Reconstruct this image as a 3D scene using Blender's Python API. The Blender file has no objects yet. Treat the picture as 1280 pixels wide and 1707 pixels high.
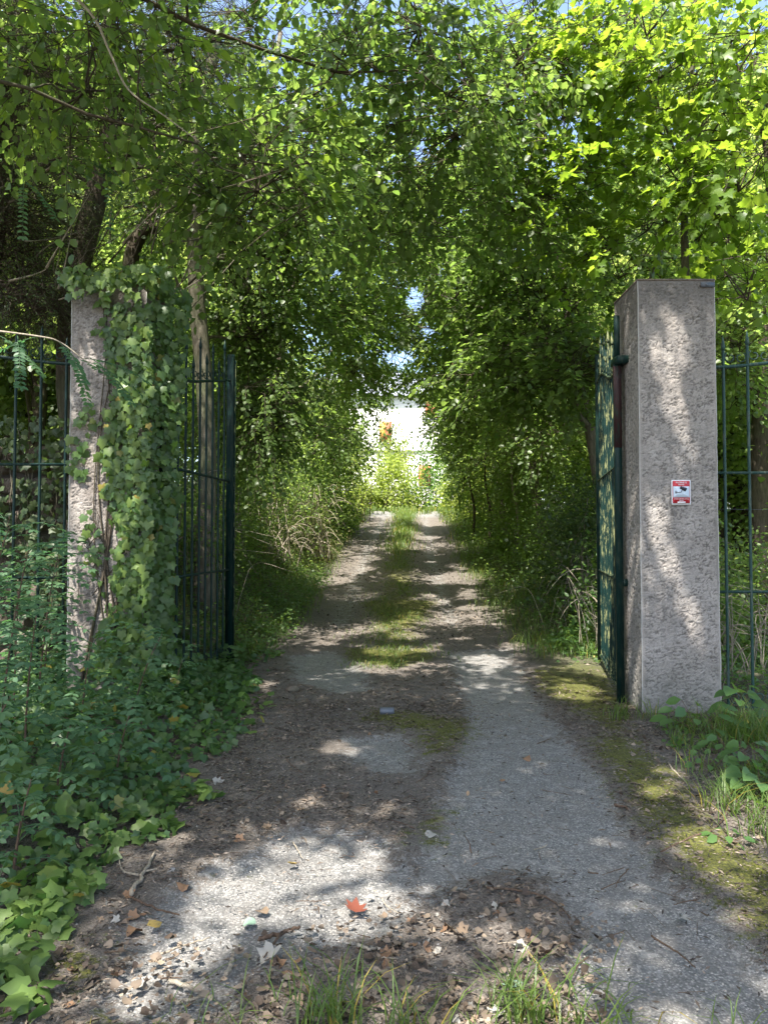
import bpy, math, random
import numpy as np
from mathutils import Vector, Matrix
R = math.radians
SC = bpy.context.scene
COL = SC.collection
# ------------------------------------------------------------------ camera, sky, sun, exposure
F_PX = 1707 * 26.0 / 36.0
PITCH = math.atan(42.5 / F_PX)
CAM = np.array([0.0, 0.0, 1.42])
cd = bpy.data.cameras.new("camera"); cam = bpy.data.objects.new("camera", cd); COL.objects.link(cam)
cam.location = CAM; cam.rotation_euler = (math.pi / 2 + PITCH, 0, 0)
cd.sensor_fit = 'VERTICAL'; cd.sensor_height = 36; cd.sensor_width = 27; cd.lens = 26
cd.clip_start = 0.05; cd.clip_end = 3000
SC.camera = cam
SUN = np.array([-0.20, -0.42, 0.88]); SUN /= np.linalg.norm(SUN)
SUN_EL = math.asin(SUN[2]); SUN_AZ = math.atan2(SUN[0], SUN[1])
w = bpy.data.worlds.new("World"); SC.world = w; w.use_nodes = True
nt = w.node_tree; bg = nt.nodes['Background']
sky = nt.nodes.new('ShaderNodeTexSky'); sky.sky_type = 'NISHITA'; sky.sun_disc = False
sky.sun_elevation = SUN_EL; sky.sun_rotation = SUN_AZ % (2 * math.pi); sky.altitude = 200; sky.dust_density = 3.0
nt.links.new(sky.outputs[0], bg.inputs[0]); bg.inputs[1].default_value = 0.135
sd = bpy.data.lights.new("sun", 'SUN'); so = bpy.data.objects.new("sun", sd); COL.objects.link(so)
sd.energy = 4.6; sd.angle = R(0.53); sd.color = (1.0, 0.95, 0.87)
so.rotation_euler = Vector(SUN).to_track_quat('Z', 'Y').to_euler(); so.location = (0, 0, 30)
SC.view_settings.view_transform = 'Standard'; SC.view_settings.look = 'None'
SC.view_settings.gamma = 1; SC.view_settings.use_curve_mapping = False
SC.view_settings.exposure = 1.92
SC.cycles.max_bounces = 8; SC.cycles.diffuse_bounces = 5; SC.cycles.transmission_bounces = 6
SC.cycles.glossy_bounces = 3; SC.cycles.caustics_reflective = False; SC.cycles.caustics_refractive = False
SC.cycles.use_denoising = True

# ------------------------------------------------------------------ numeric helpers
rng = np.random.default_rng(7)
def nrm(a):
    a = np.asarray(a, float)
    return a / np.maximum(np.linalg.norm(a, axis=-1, keepdims=True), 1e-9)
FWD = np.array([0, math.cos(PITCH), math.sin(PITCH)]); UPV = np.array([0, -math.sin(PITCH), math.cos(PITCH)])
def ray(px, py):
    return np.array([(px - 640) / F_PX, 0, 0]) + UPV * ((853.5 - py) / F_PX) + FWD
def at(px, py, Y):
    d = ray(px, py); return CAM + d * (Y / d[1])
def proj(P):
    q = np.asarray(P, float) - CAM
    z = q @ FWD; z = np.where(np.abs(z) < 1e-6, 1e-6, z)
    return 640 + F_PX * q[..., 0] / z, 853.5 - F_PX * (q @ UPV) / z, z
def _h(ix, iy, s):
    n = (ix * 374761393 + iy * 668265263 + s * 1442695041) & 0xffffffff
    n = ((n ^ (n >> 13)) * 1274126177) & 0xffffffff
    return ((n ^ (n >> 16)) & 0xffff) / 65535.0
def vn(x, y, s=0):
    x = np.asarray(x, float); y = np.asarray(y, float)
    ix = np.floor(x).astype(np.int64); iy = np.floor(y).astype(np.int64)
    fx = x - ix; fy = y - iy; fx = fx * fx * (3 - 2 * fx); fy = fy * fy * (3 - 2 * fy)
    a = _h(ix, iy, s); b = _h(ix + 1, iy, s); c = _h(ix, iy + 1, s); d = _h(ix + 1, iy + 1, s)
    return (a + (b - a) * fx) * (1 - fy) + (c + (d - c) * fx) * fy * 1.0
def fbm(x, y, s=0, o=4):
    t = 0; a = 0.5; n = 0
    for k in range(o):
        t = t + a * vn(x * 2 ** k, y * 2 ** k, s + k * 17); n += a; a *= 0.5
    return t / n
def sst(a, b, x):
    t = np.clip((np.asarray(x, float) - a) / (b - a), 0, 1); return t * t * (3 - 2 * t)
def inpoly(x, y, poly):
    x = np.asarray(x, float); y = np.asarray(y, float); c = np.zeros(x.shape, bool); n = len(poly)
    for i in range(n):
        x1, y1 = poly[i]; x2, y2 = poly[(i + 1) % n]
        if y1 == y2: continue
        c ^= ((y1 > y) != (y2 > y)) & (x < (x2 - x1) * (y - y1) / (y2 - y1) + x1)
    return c
def sdpoly(x, y, poly):                       # signed distance, positive inside
    d = np.full(np.shape(x), 1e9)
    for i in range(len(poly)):
        x1, y1 = poly[i]; x2, y2 = poly[(i + 1) % len(poly)]
        ex, ey = x2 - x1, y2 - y1; L = ex * ex + ey * ey + 1e-12
        t = np.clip(((x - x1) * ex + (y - y1) * ey) / L, 0, 1)
        d = np.minimum(d, np.hypot(x - x1 - t * ex, y - y1 - t * ey))
    return np.where(inpoly(x, y, poly), d, -d)
# ------------------------------------------------------------------ terrain
_ky = [-60, 0, 9.5, 11.5, 13.5, 15.5, 18, 20.4, 24, 28, 33, 38, 45, 60, 90, 400]
_kz = [-0.3, 0, 0, 0.06, 0.18, 0.40, 0.70, 1.0, 1.42, 1.9, 2.4, 2.8, 3.05, 3.3, 3.8, 6]
_ty = np.linspace(-60, 400, 2301); _tz = np.interp(_ty, _ky, _kz)
_tz = np.convolve(np.pad(_tz, 6, mode='edge'), np.ones(13) / 13, 'valid')
def cx(Y): return np.interp(Y, [0, 6, 11, 20, 28, 38, 60], [0.05, 0.08, 0.2, 0.4, 0.75, 1.1, 1.3])
def H(X, Y):
    X = np.asarray(X, float); Y = np.asarray(Y, float)
    z = np.interp(Y, _ty, _tz)
    d = cx(Y) - 1.6 - X
    far = 1 - sst(27, 36, Y)
    z = z + (1.45 * sst(0.15, 2.3, d) + 0.03 * np.clip(d, 0, 12)) * sst(7.45, 9.4, Y) * far
    e = X - cx(Y) - 1.7
    z = z + (0.22 * sst(0.1, 1.6, e)) * sst(8.5, 11, Y) * far
    z = z + 0.04 * (fbm(X * 0.7, Y * 0.7, 3) - 0.5) * sst(3, 8, Y) - 0.03 * np.exp(-((np.abs(X - cx(Y)) - 0.85) / 0.3) ** 2) * sst(8, 12, Y)
    return z
def gp(px, py):
    d = ray(px, py); t = 1.0; p = CAM + d * t
    for _ in range(900):
        p = CAM + d * t
        if p[2] < H(p[0], p[1]): break
        t += 0.01 + t * 0.002
    return p
def onground(pts): return [tuple(gp(a, b)[:2]) for a, b in pts]

# ------------------------------------------------------------------ object helpers
def mesh_np(name, V, F, mats=None, rnd=None, smooth=False, midx=None, attrs=None):
    V = np.asarray(V, np.float32).reshape(-1, 3); F = np.asarray(F, np.int32)
    k = F.shape[1]; me = bpy.data.meshes.new(name)
    me.vertices.add(len(V)); me.vertices.foreach_set('co', V.ravel())
    me.loops.add(F.size); me.loops.foreach_set('vertex_index', F.ravel())
    me.polygons.add(len(F)); me.polygons.foreach_set('loop_start', np.arange(0, F.size, k, dtype=np.int32))
    if mats is not None:
        for m in (mats if isinstance(mats, (list, tuple)) else [mats]): me.materials.append(m)
    if midx is not None: me.polygons.foreach_set('material_index', np.asarray(midx, np.int32))
    if smooth: me.polygons.foreach_set('use_smooth', np.ones(len(F), bool))
    me.update(calc_edges=True)
    if rnd is not None:
        a = me.attributes.new('rnd', 'FLOAT', 'POINT'); a.data.foreach_set('value', np.asarray(rnd, np.float32))
    for nme, val in (attrs or {}).items():
        a = me.attributes.new(nme, 'FLOAT', 'POINT'); a.data.foreach_set('value', np.asarray(val, np.float32))
    return me
def link(name, me, parent=None, kind=None, loc=None):
    o = bpy.data.objects.new(name, me); COL.objects.link(o)
    if parent is not None: o.parent = parent
    if kind: o['kind'] = kind
    if loc is not None: o.location = loc
    return o
def tag(o, label, cat, group=None):
    o['label'] = label; o['category'] = cat
    if group: o['group'] = group
    return o
def thing(name, label, cat, loc=(0, 0, 0), group=None):
    o = bpy.data.objects.new(name, None); COL.objects.link(o); o.location = tuple(float(v) for v in loc); o.empty_display_size = 0.2
    return tag(o, label, cat, group)
class MB:                                    # collects triangles
    def __init__(s): s.V = []; s.F = []; s.n = 0; s.r = []
    def add(s, V, F, r=None):
        V = np.asarray(V, float).reshape(-1, 3); F = np.asarray(F, np.int64)
        if F.shape[1] == 4: F = np.concatenate([F[:, [0, 1, 2]], F[:, [0, 2, 3]]])
        s.V.append(V); s.F.append(F + s.n); s.n += len(V)
        s.r.append(np.full(len(V), rng.random()) if r is None else np.broadcast_to(r, (len(V),)))
        return s
    def build(s, name, mat, parent=None, kind=None, smooth=False, off=(0, 0, 0)):
        V = np.concatenate(s.V) - np.asarray(off, float)
        me = mesh_np(name, V, np.concatenate(s.F), mat, np.concatenate(s.r), smooth)
        return link(name, me, parent, kind)
def tube(pts, rad, n=8, cap=True):
    P = np.asarray(pts, float); m = len(P); r = np.broadcast_to(np.asarray(rad, float), (m,))
    T = nrm(np.gradient(P, axis=0)); ref = np.array([0, 0, 1.0]) if abs(T[0][2]) < 0.9 else np.array([1.0, 0, 0])
    U = np.zeros_like(P); u = nrm(np.cross(T[0], ref))
    for i in range(m):
        u = u - T[i] * (u @ T[i]); u = nrm(u); U[i] = u
    W = np.cross(T, U); a = np.arange(n) * 2 * math.pi / n
    V = P[:, None] + r[:, None, None] * (np.cos(a)[None, :, None] * U[:, None] + np.sin(a)[None, :, None] * W[:, None])
    V = V.reshape(-1, 3); F = []
    i = np.arange(m - 1)[:, None] * n; j = np.arange(n)[None]; k = (j + 1) % n
    Q = np.stack([i + j, i + k, i + n + k, i + n + j], -1).reshape(-1, 4)
    F = np.concatenate([Q[:, [0, 1, 2]], Q[:, [0, 2, 3]]])
    if cap:
        V = np.concatenate([V, P[:1], P[-1:]]); c0, c1 = m * n, m * n + 1; jj = np.arange(n)
        F = np.concatenate([F, np.stack([np.full(n, c0), (jj + 1) % n, jj], -1), np.stack([np.full(n, c1), (m - 1) * n + jj, (m - 1) * n + (jj + 1) % n], -1)])
    return V, F
def prisms(P0, P1, r0, r1, n=3):             # many thin twigs at once
    P0 = np.asarray(P0, float); P1 = np.asarray(P1, float); N = len(P0)
    T = nrm(P1 - P0); U = nrm(np.cross(T, np.array([0.3, 0.2, 0.93]))); W = np.cross(T, U)
    a = np.arange(n) * 2 * math.pi / n; c = (np.cos(a)[None, :, None] * U[:, None] + np.sin(a)[None, :, None] * W[:, None])
    r0 = np.broadcast_to(r0, (N,))[:, None, None]; r1 = np.broadcast_to(r1, (N,))[:, None, None]
    V = np.concatenate([P0[:, None] + c * r0, P1[:, None] + c * r1], 1).reshape(-1, 3)
    j = np.arange(n); k = (j + 1) % n
    f = np.concatenate([np.stack([j, k, n + k], -1), np.stack([j, n + k, n + j], -1)])
    F = (f[None] + (np.arange(N) * 2 * n)[:, None, None]).reshape(-1, 3)
    return V, F
def boxv(x0, x1, y0, y1, z0, z1, c=0.0):
    import itertools
    if c <= 0:
        V = np.array([[x, y, z] for z in (z0, z1) for y in (y0, y1) for x in (x0, x1)], float)
        F = np.array([[0, 2, 3, 1], [4, 5, 7, 6], [0, 1, 5, 4], [2, 6, 7, 3], [0, 4, 6, 2], [1, 3, 7, 5]])
        return V, F
    # chamfered: octagonal prism
    P = [(x0 + c, y0), (x1 - c, y0), (x1, y0 + c), (x1, y1 - c), (x1 - c, y1), (x0 + c, y1), (x0, y1 - c), (x0, y0 + c)]
    V = np.array([[a, b, z] for z in (z0, z1) for a, b in P] + [[(x0 + x1) / 2, (y0 + y1) / 2, z0], [(x0 + x1) / 2, (y0 + y1) / 2, z1]])
    F = []
    for j in range(8):
        k = (j + 1) % 8; F += [[j, k, 8 + k], [j, 8 + k, 8 + j], [16, k, j], [17, 8 + j, 8 + k]]
    return V, np.array(F)
def bez(a, b, c, n=10):
    t = np.linspace(0, 1, n)[:, None]; a, b, c = map(lambda v: np.asarray(v, float), (a, b, c))
    return a * (1 - t) ** 2 + 2 * b * t * (1 - t) + c * t * t
def curve(pts, n=24):
    P = np.asarray(pts, float); m = len(P); t = np.linspace(0, m - 1, n)
    Pp = np.concatenate([[2 * P[0] - P[1]], P, [2 * P[-1] - P[-2]]])
    i = np.minimum(t.astype(int), m - 2); f = (t - i)[:, None]
    p0, p1, p2, p3 = Pp[i], Pp[i + 1], Pp[i + 2], Pp[i + 3]
    return 0.5 * (2 * p1 + (p2 - p0) * f + (2 * p0 - 5 * p1 + 4 * p2 - p3) * f ** 2 + (3 * p1 - p0 - 3 * p2 + p3) * f ** 3)

# ------------------------------------------------------------------ materials
class NT:
    def __init__(s, name):
        s.m = bpy.data.materials.new(name); s.m.use_nodes = True; s.t = s.m.node_tree; s.t.nodes.clear()
        s.out = s.t.nodes.new('ShaderNodeOutputMaterial')
    def n(s, typ, **kw):
        o = s.t.nodes.new('ShaderNode' + typ)
        for k, v in kw.items():
            if k.startswith('i_'):
                key = k[2:]; key = int(key) if key.isdigit() else key.replace('_', ' ')
                s.set(o.inputs[key], v)
            else: setattr(o, k, v)
        return o
    def set(s, inp, v):
        if hasattr(v, 'is_output') or isinstance(v, bpy.types.NodeSocket): s.t.links.new(v, inp)
        else: inp.default_value = v
    def coord(s, scale=1.0, kind='Object'):
        c = s.n('TexCoord').outputs[kind]
        if scale == 1.0: return c
        sc = (scale,) * 3 if not isinstance(scale, (tuple, list)) else scale
        mp = s.n('Mapping'); s.set(mp.inputs['Vector'], c); mp.inputs['Scale'].default_value = sc
        return mp.outputs[0]
    def noise(s, sc=5, det=4, rough=0.6, vec=None, dist=0.0):
        o = s.n('TexNoise'); o.inputs['Scale'].default_value = sc; o.inputs['Detail'].default_value = det
        o.inputs['Roughness'].default_value = rough; o.inputs['Distortion'].default_value = dist
        s.set(o.inputs['Vector'], vec if vec is not None else s.coord()); return o.outputs['Fac']
    def vor(s, sc=5, feat='F1', vec=None, out='Distance'):
        o = s.n('TexVoronoi'); o.feature = feat; o.inputs['Scale'].default_value = sc
        s.set(o.inputs['Vector'], vec if vec is not None else s.coord()); return o.outputs[out]
    def ramp(s, f, stops, mode='LINEAR'):
        o = s.n('ValToRGB'); o.color_ramp.interpolation = mode; cr = o.color_ramp
        while len(cr.elements) < len(stops): cr.elements.new(0.5)
        for e, (p, c) in zip(cr.elements, stops):
            e.position = p; e.color = (c, c, c, 1) if not isinstance(c, (tuple, list)) else (*c[:3], 1)
        s.set(o.inputs[0], f); return o.outputs[0]
    def mix(s, f, a, b, mode='MIX'):
        o = s.n('MixRGB'); o.blend_type = mode; s.set(o.inputs[0], f)
        for i, v in ((1, a), (2, b)): s.set(o.inputs[i], v if not isinstance(v, tuple) else (*v[:3], 1))
        return o.outputs[0]
    def math(s, op, a, b=0.0, c=None):
        o = s.n('Math'); o.operation = op; s.set(o.inputs[0], a); s.set(o.inputs[1], b)
        if c is not None: s.set(o.inputs[2], c)
        return o.outputs[0]
    def attr(s, name): return s.n('Attribute', attribute_name=name).outputs['Fac']
    def bump(s, h, st=0.5, d=0.01, n=None):
        o = s.n('Bump'); o.inputs['Strength'].default_value = st; o.inputs['Distance'].default_value = d
        s.set(o.inputs['Height'], h)
        if n is not None: s.set(o.inputs['Normal'], n)
        return o.outputs[0]
    def bsdf(s, col, rough=0.6, metal=0.0, nrmal=None, spec=0.5):
        o = s.n('BsdfPrincipled'); s.set(o.inputs['Base Color'], col if not isinstance(col, tuple) else (*col[:3], 1))
        s.set(o.inputs['Roughness'], rough); s.set(o.inputs['Metallic'], metal)
        o.inputs['Specular IOR Level'].default_value = spec
        if nrmal is not None: s.set(o.inputs['Normal'], nrmal)
        return o.outputs[0]
    def done(s, sh): s.t.links.new(sh, s.out.inputs[0]); return s.m
def leafmat(name, c1, c2, t1, t2, mixf=0.45, rough=0.42, spec=0.4, objrnd=False, yellow=0.0, vein=False):
    t = NT(name)
    r = t.attr('rnd')
    if objrnd: r = t.n('ObjectInfo').outputs['Random']
    big = t.noise(0.9, 2, vec=t.coord(1, 'Object'))
    f = t.math('ADD', t.math('MULTIPLY', r, 0.75), t.math('MULTIPLY', t.math('SUBTRACT', big, 0.5), 0.7))
    col = t.mix(f, c1, c2); tr = t.mix(f, t1, t2)
    if yellow > 0:
        y = t.ramp(t.math('FRACT', t.math('MULTIPLY', r, 7.31)), [(1 - yellow - 0.01, 0.0), (1 - yellow, 1.0)])
        col = t.mix(y, col, (0.30, 0.24, 0.05)); tr = t.mix(y, tr, (0.4, 0.3, 0.05))
    if vein:
        vv = t.noise(60, 3, 0.7); col = t.mix(t.math('MULTIPLY', vv, 0.35), col, tuple(min(1, k * 1.9) for k in c2))
    a = t.bsdf(col, rough, 0, None, spec)
    b = t.n('BsdfTranslucent'); t.set(b.inputs[0], tr)
    m = t.n('MixShader'); m.inputs[0].default_value = mixf; t.set(m.inputs[1], a); t.set(m.inputs[2], b.outputs[0])
    return t.done(m.outputs[0])
M = {}
M['lime'] = leafmat('lime_leaf', (0.058, 0.098, 0.028), (0.10, 0.152, 0.040), (0.21, 0.36, 0.06), (0.38, 0.52, 0.10), 0.5)
M['yellowgreen'] = leafmat('sunny_leaf', (0.06, 0.12, 0.015), (0.10, 0.16, 0.02), (0.28, 0.45, 0.03), (0.44, 0.57, 0.06), 0.52)
M['maple'] = leafmat('field_leaf', (0.065, 0.115, 0.032), (0.11, 0.165, 0.042), (0.27, 0.42, 0.07), (0.48, 0.60, 0.14), 0.53)
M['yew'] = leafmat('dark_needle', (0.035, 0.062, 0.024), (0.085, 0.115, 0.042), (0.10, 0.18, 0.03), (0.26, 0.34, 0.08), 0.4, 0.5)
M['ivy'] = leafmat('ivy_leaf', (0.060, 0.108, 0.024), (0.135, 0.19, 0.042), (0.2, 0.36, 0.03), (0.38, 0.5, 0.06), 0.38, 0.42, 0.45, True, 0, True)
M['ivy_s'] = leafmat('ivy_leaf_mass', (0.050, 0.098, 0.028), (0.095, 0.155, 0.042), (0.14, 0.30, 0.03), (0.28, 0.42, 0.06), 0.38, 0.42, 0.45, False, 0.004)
M['gcover'] = leafmat('ground_ivy_leaf', (0.046, 0.096, 0.032), (0.09, 0.15, 0.045), (0.09, 0.25, 0.05), (0.22, 0.38, 0.07), 0.35, 0.42, 0.45, False, 0.008)
M['gcover_o'] = leafmat('ground_ivy_leaf_single', (0.060, 0.108, 0.030), (0.125, 0.185, 0.045), (0.10, 0.26, 0.05), (0.26, 0.42, 0.06), 0.35, 0.42, 0.45, True, 0.003, True)
M['pinnate'] = leafmat('pinnate_leaf', (0.055, 0.12, 0.06), (0.09, 0.16, 0.07), (0.09, 0.25, 0.08), (0.2, 0.38, 0.09), 0.4, 0.5)
M['herb'] = leafmat('herb_leaf', (0.06, 0.13, 0.035), (0.11, 0.19, 0.05), (0.18, 0.35, 0.04), (0.32, 0.48, 0.06), 0.42)
M['grass'] = leafmat('grass_blade', (0.06, 0.11, 0.025), (0.12, 0.17, 0.04), (0.2, 0.33, 0.04), (0.36, 0.45, 0.08), 0.4, 0.45, 0.4, False, 0.06)
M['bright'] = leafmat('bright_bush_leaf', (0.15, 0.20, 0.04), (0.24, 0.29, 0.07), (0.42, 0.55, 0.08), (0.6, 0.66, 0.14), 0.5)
M['far'] = leafmat('far_leaf', (0.08, 0.13, 0.04), (0.14, 0.20, 0.065), (0.36, 0.48, 0.09), (0.60, 0.68, 0.18), 0.58)
M['dry'] = leafmat('dry_bush_leaf', (0.16, 0.16, 0.07), (0.26, 0.22, 0.11), (0.3, 0.32, 0.1), (0.4, 0.36, 0.15), 0.4, 0.6)
M['bract'] = leafmat('pale_bract', (0.13, 0.20, 0.07), (0.20, 0.27, 0.10), (0.3, 0.42, 0.1), (0.4, 0.5, 0.15), 0.45)
def barkmat(name, a, b, sc=1.0, moss=0.0):
    t = NT(name); v = t.coord((9 * sc, 9 * sc, 2.2 * sc)); n = t.noise(3, 6, 0.7, v, 0.4); n2 = t.noise(1.2, 3, 0.6)
    c = t.mix(t.ramp(n, [(0.3, 0.0), (0.68, 1.0)]), a, b)
    if moss: c = t.mix(t.math('MULTIPLY', t.ramp(n2, [(0.45, 0.0), (0.65, 1.0)]), moss), c, (0.06, 0.09, 0.025))
    return t.done(t.bsdf(c, 0.9, 0, t.bump(n, 0.9, 0.02), 0.2))
M['bark_dark'] = barkmat('dark_bark', (0.030, 0.022, 0.016), (0.10, 0.080, 0.058), 1, 0.3)
M['bark_grey'] = barkmat('grey_bark', (0.06, 0.05, 0.038), (0.21, 0.185, 0.145), 1, 0.6)
M['bark_pale'] = barkmat('pale_bark', (0.14, 0.115, 0.085), (0.34, 0.30, 0.24), 2, 0.2)
M['twig_pale'] = barkmat('pale_twig', (0.22, 0.18, 0.13), (0.42, 0.37, 0.29), 2)
M['stick_red'] = barkmat('brown_twig', (0.07, 0.045, 0.03), (0.17, 0.115, 0.08), 3)
# ground
def ground_material():
    t = NT('ground_surface'); co = t.coord()
    asph, moss, verge = t.attr('asphalt'), t.attr('moss'), t.attr('verge')
    nf = t.noise(9, 5, 0.7); nm = t.noise(34, 5, 0.75); nc = t.noise(2.2, 4, 0.6)
    soil = t.ramp(t.noise(55, 6, 0.8), [(0.34, (0.040, 0.033, 0.027)), (0.46, (0.11, 0.091, 0.074)), (0.57, (0.225, 0.192, 0.158)), (0.70, (0.47, 0.42, 0.365))])
    soil = t.mix(t.ramp(nc, [(0.35, 0.0), (0.7, 1.0)]), soil, (0.105, 0.092, 0.080), 'MIX')
    soil = t.mix(0.5, soil, t.ramp(t.noise(120, 3, 0.7), [(0.38, (0.034, 0.029, 0.025)), (0.68, (0.23, 0.20, 0.175))]))
    fl = t.vor(95, 'F1'); flk = t.ramp(fl, [(0.10, 1.0), (0.17, 0.0)])
    soil = t.mix(t.math('MULTIPLY', flk, t.ramp(nm, [(0.5, 0.0), (0.6, 1.0)])), soil, (0.42, 0.37, 0.31))
    # worn asphalt: pale aggregate bound in grey
    vc = t.n('TexVoronoi'); vc.inputs['Scale'].default_value = 130; t.set(vc.inputs['Vector'], co)
    grain = t.n('SeparateColor'); t.set(grain.inputs[0], vc.outputs['Color'])
    ag = t.ramp(grain.outputs[0], [(0.0, (0.095, 0.096, 0.093)), (0.35, (0.175, 0.173, 0.167)), (0.7, (0.265, 0.258, 0.245)), (1.0, (0.48, 0.45, 0.42))])
    ag = t.mix(t.ramp(vc.outputs['Distance'], [(0.35, 0.0), (0.75, 0.75)]), ag, (0.10, 0.10, 0.098))
    ag = t.mix(t.ramp(t.noise(5, 5, 0.7), [(0.35, 0.55), (0.65, 0.0)]), ag, (0.16, 0.145, 0.13))
    ag = t.mix(t.ramp(t.noise(14, 4, 0.6, dist=0.5), [(0.55, 0.0), (0.72, 0.6)]), ag, (0.36, 0.35, 0.33))
    ms = t.ramp(t.noise(70, 5, 0.75), [(0.34, (0.028, 0.030, 0.012)), (0.52, (0.085, 0.088, 0.020)), (0.72, (0.19, 0.18, 0.035))])
    def edge(a, soft=0.06, amp=1.0):
        h = t.math('ADD', t.math('MULTIPLY', t.math('SUBTRACT', nf, 0.5), 0.9 * amp), t.math('MULTIPLY', t.math('SUBTRACT', nm, 0.5), 0.9 * amp))
        return t.ramp(t.math('ADD', a, h), [(0.5 - soft, 0.0), (0.5 + soft, 1.0)])
    ea = edge(asph, .07, 1.35); em = edge(moss, 0.14, 1.9)
    c = t.mix(ea, soil, ag); c = t.mix(em, c, ms)
    vg = t.ramp(t.noise(30, 5, 0.7), [(0.3, (0.03, 0.035, 0.015)), (0.7, (0.10, 0.10, 0.045))])
    c = t.mix(t.math('MULTIPLY', edge(verge, 0.2), 0.75), c, vg)
    hgt = t.math('ADD', t.math('MULTIPLY', t.noise(60, 5, 0.8), 1.0), t.math('MULTIPLY', vc.outputs['Distance'], -0.35))
    b = t.bump(hgt, 0.75, 0.012)
    return t.done(t.bsdf(c, t.mix(ea, (0.95, 0.95, 0.95), (0.7, 0.7, 0.7)), 0, b, 0.3))
M['ground'] = ground_material()
def stucco(old=False):
    t = NT('old_stucco' if old else 'stucco'); cr = t.attr('crev'); n = t.noise(3.0, 5, 0.65); f = t.noise(90, 4, 0.7)
    c = t.mix(t.ramp(n, [(0.35, 0.0), (0.65, 1.0)]), (0.34, 0.302, 0.27), (0.48, 0.435, 0.395))
    c = t.mix(t.math('MULTIPLY', f, 0.5), c, (0.25, 0.23, 0.21))
    c = t.mix(t.math('MULTIPLY', cr, 0.7), c, (0.045, 0.040, 0.036))
    z = t.n('SeparateXYZ'); t.set(z.inputs[0], t.coord())
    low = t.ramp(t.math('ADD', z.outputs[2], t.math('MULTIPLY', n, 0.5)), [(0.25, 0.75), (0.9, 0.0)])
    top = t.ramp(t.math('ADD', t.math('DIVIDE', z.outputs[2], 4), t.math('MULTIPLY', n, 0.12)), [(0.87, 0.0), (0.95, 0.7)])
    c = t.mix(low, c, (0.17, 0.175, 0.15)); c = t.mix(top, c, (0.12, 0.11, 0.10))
    st = t.ramp(t.noise(1.0, 5, 0.7, t.coord((14, 14, 0.7))), [(0.52, 0.0), (0.68, 0.5)])
    c = t.mix(st, c, (0.16, 0.15, 0.135))
    sp = t.ramp(t.vor(95, 'F1', t.coord((1, 1, 1.5))), [(0.12, 0.65), (0.24, 0.0)]); c = t.mix(sp, c, (0.05, 0.045, 0.04))
    if old: c = t.mix(t.ramp(t.noise(2.2, 6, 0.75, t.coord((1, 1, .6))), [(0.40, 0.6), (0.58, 0.0)]), c, (0.13, 0.105, 0.088))
    else: c = t.mix(t.ramp(t.noise(5, 6, 0.8), [(0.58, 0.0), (0.70, 0.45)]), c, (0.10, 0.10, 0.075))
    return t.done(t.bsdf(c, 0.95, 0, t.bump(t.noise(85, 5, 0.8), 0.9, 0.010), 0.15))
M['stucco'] = stucco(); M['stucco_old'] = stucco(True)
def ironmat(name, wear_sun, wc, base=(0.004, 0.017, 0.015)):
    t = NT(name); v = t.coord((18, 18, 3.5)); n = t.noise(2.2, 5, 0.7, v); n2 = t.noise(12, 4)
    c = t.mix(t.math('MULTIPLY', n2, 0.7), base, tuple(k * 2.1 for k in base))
    c = t.mix(t.ramp(n, [(0.52, 0.0), (0.62, wear_sun)]), c, wc)
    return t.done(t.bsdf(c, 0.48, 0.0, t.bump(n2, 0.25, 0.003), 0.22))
M['iron'] = ironmat('green_iron', 0.25, (0.09, 0.10, 0.06))
M['iron_sun_lichen'] = ironmat('sun_lichen_green_iron', 0.9, (0.25, 0.26, 0.12))  # pale yellow-green of sunlit, lichened bars put into the colour
M['iron_fence'] = ironmat('fence_iron', 0.5, (0.14, 0.16, 0.13), (0.016, 0.042, 0.036))
M['primer'] = ironmat('red_primer_iron', 0.6, (0.02, 0.05, 0.042), (0.028, 0.014, 0.014))
def plain(name, c, rough=0.7, metal=0, var=0.25, sc=12, spec=0.4):
    t = NT(name); n = t.noise(sc, 4, 0.65)
    return t.done(t.bsdf(t.mix(t.math('MULTIPLY', n, var * 2), c, tuple(k * 0.55 for k in c)), rough, metal, t.bump(n, 0.15, 0.005), spec))
M['stone'] = barkmat('rubble_stone', (0.085, 0.066, 0.055), (0.23, 0.185, 0.155), 0.6, .4)
M['mortar'] = plain('old_mortar', (0.10, 0.085, 0.07), 0.95)
M['white_wall'] = plain('white_render', (0.80, 0.78, 0.76), 0.85, 0, 0.08, 0.6)
M['slate'] = plain('slate_roof', (0.30, 0.32, 0.37), 0.6, 0, 0.3, 3)
M['shutter'] = plain('terracotta_shutter', (0.62, 0.16, 0.09), 0.6)
M['shutter_o'] = plain('ochre_shutter', (0.68, 0.34, 0.08), 0.6)
M['glass'] = plain('curtained_glass', (0.42, 0.43, 0.45), 0.15)
M['zinc'] = plain('zinc', (0.12, 0.135, 0.16), 0.5, 0.3, 0.3, 20)
M['bead'] = plain('corner_bead', (0.55, 0.53, 0.50), 0.6)
M['sign_white'] = plain('sign_white', (0.82, 0.82, 0.84), 0.3, 0, 0.03)
M['sign_red'] = plain('sign_red', (0.55, 0.035, 0.05), 0.3, 0, 0.05)
M['sign_blue'] = plain('sign_blue', (0.62, 0.72, 0.82), 0.3, 0, 0.03)
M['sign_black'] = plain('sign_black', (0.03, 0.03, 0.045), 0.4, 0, 0.1)
def litmat(name, a, b, rough=0.7):
    t = NT(name); r = t.attr('rnd'); n = t.noise(40, 3)
    return t.done(t.bsdf(t.mix(t.math('MULTIPLY', n, 0.6), t.mix(r, a, b), tuple(k * 0.5 for k in a)), rough, 0, None, 0.3))
M['litter'] = litmat('leaf_litter', (0.035, 0.026, 0.02), (0.36, 0.29, 0.225))
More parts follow.
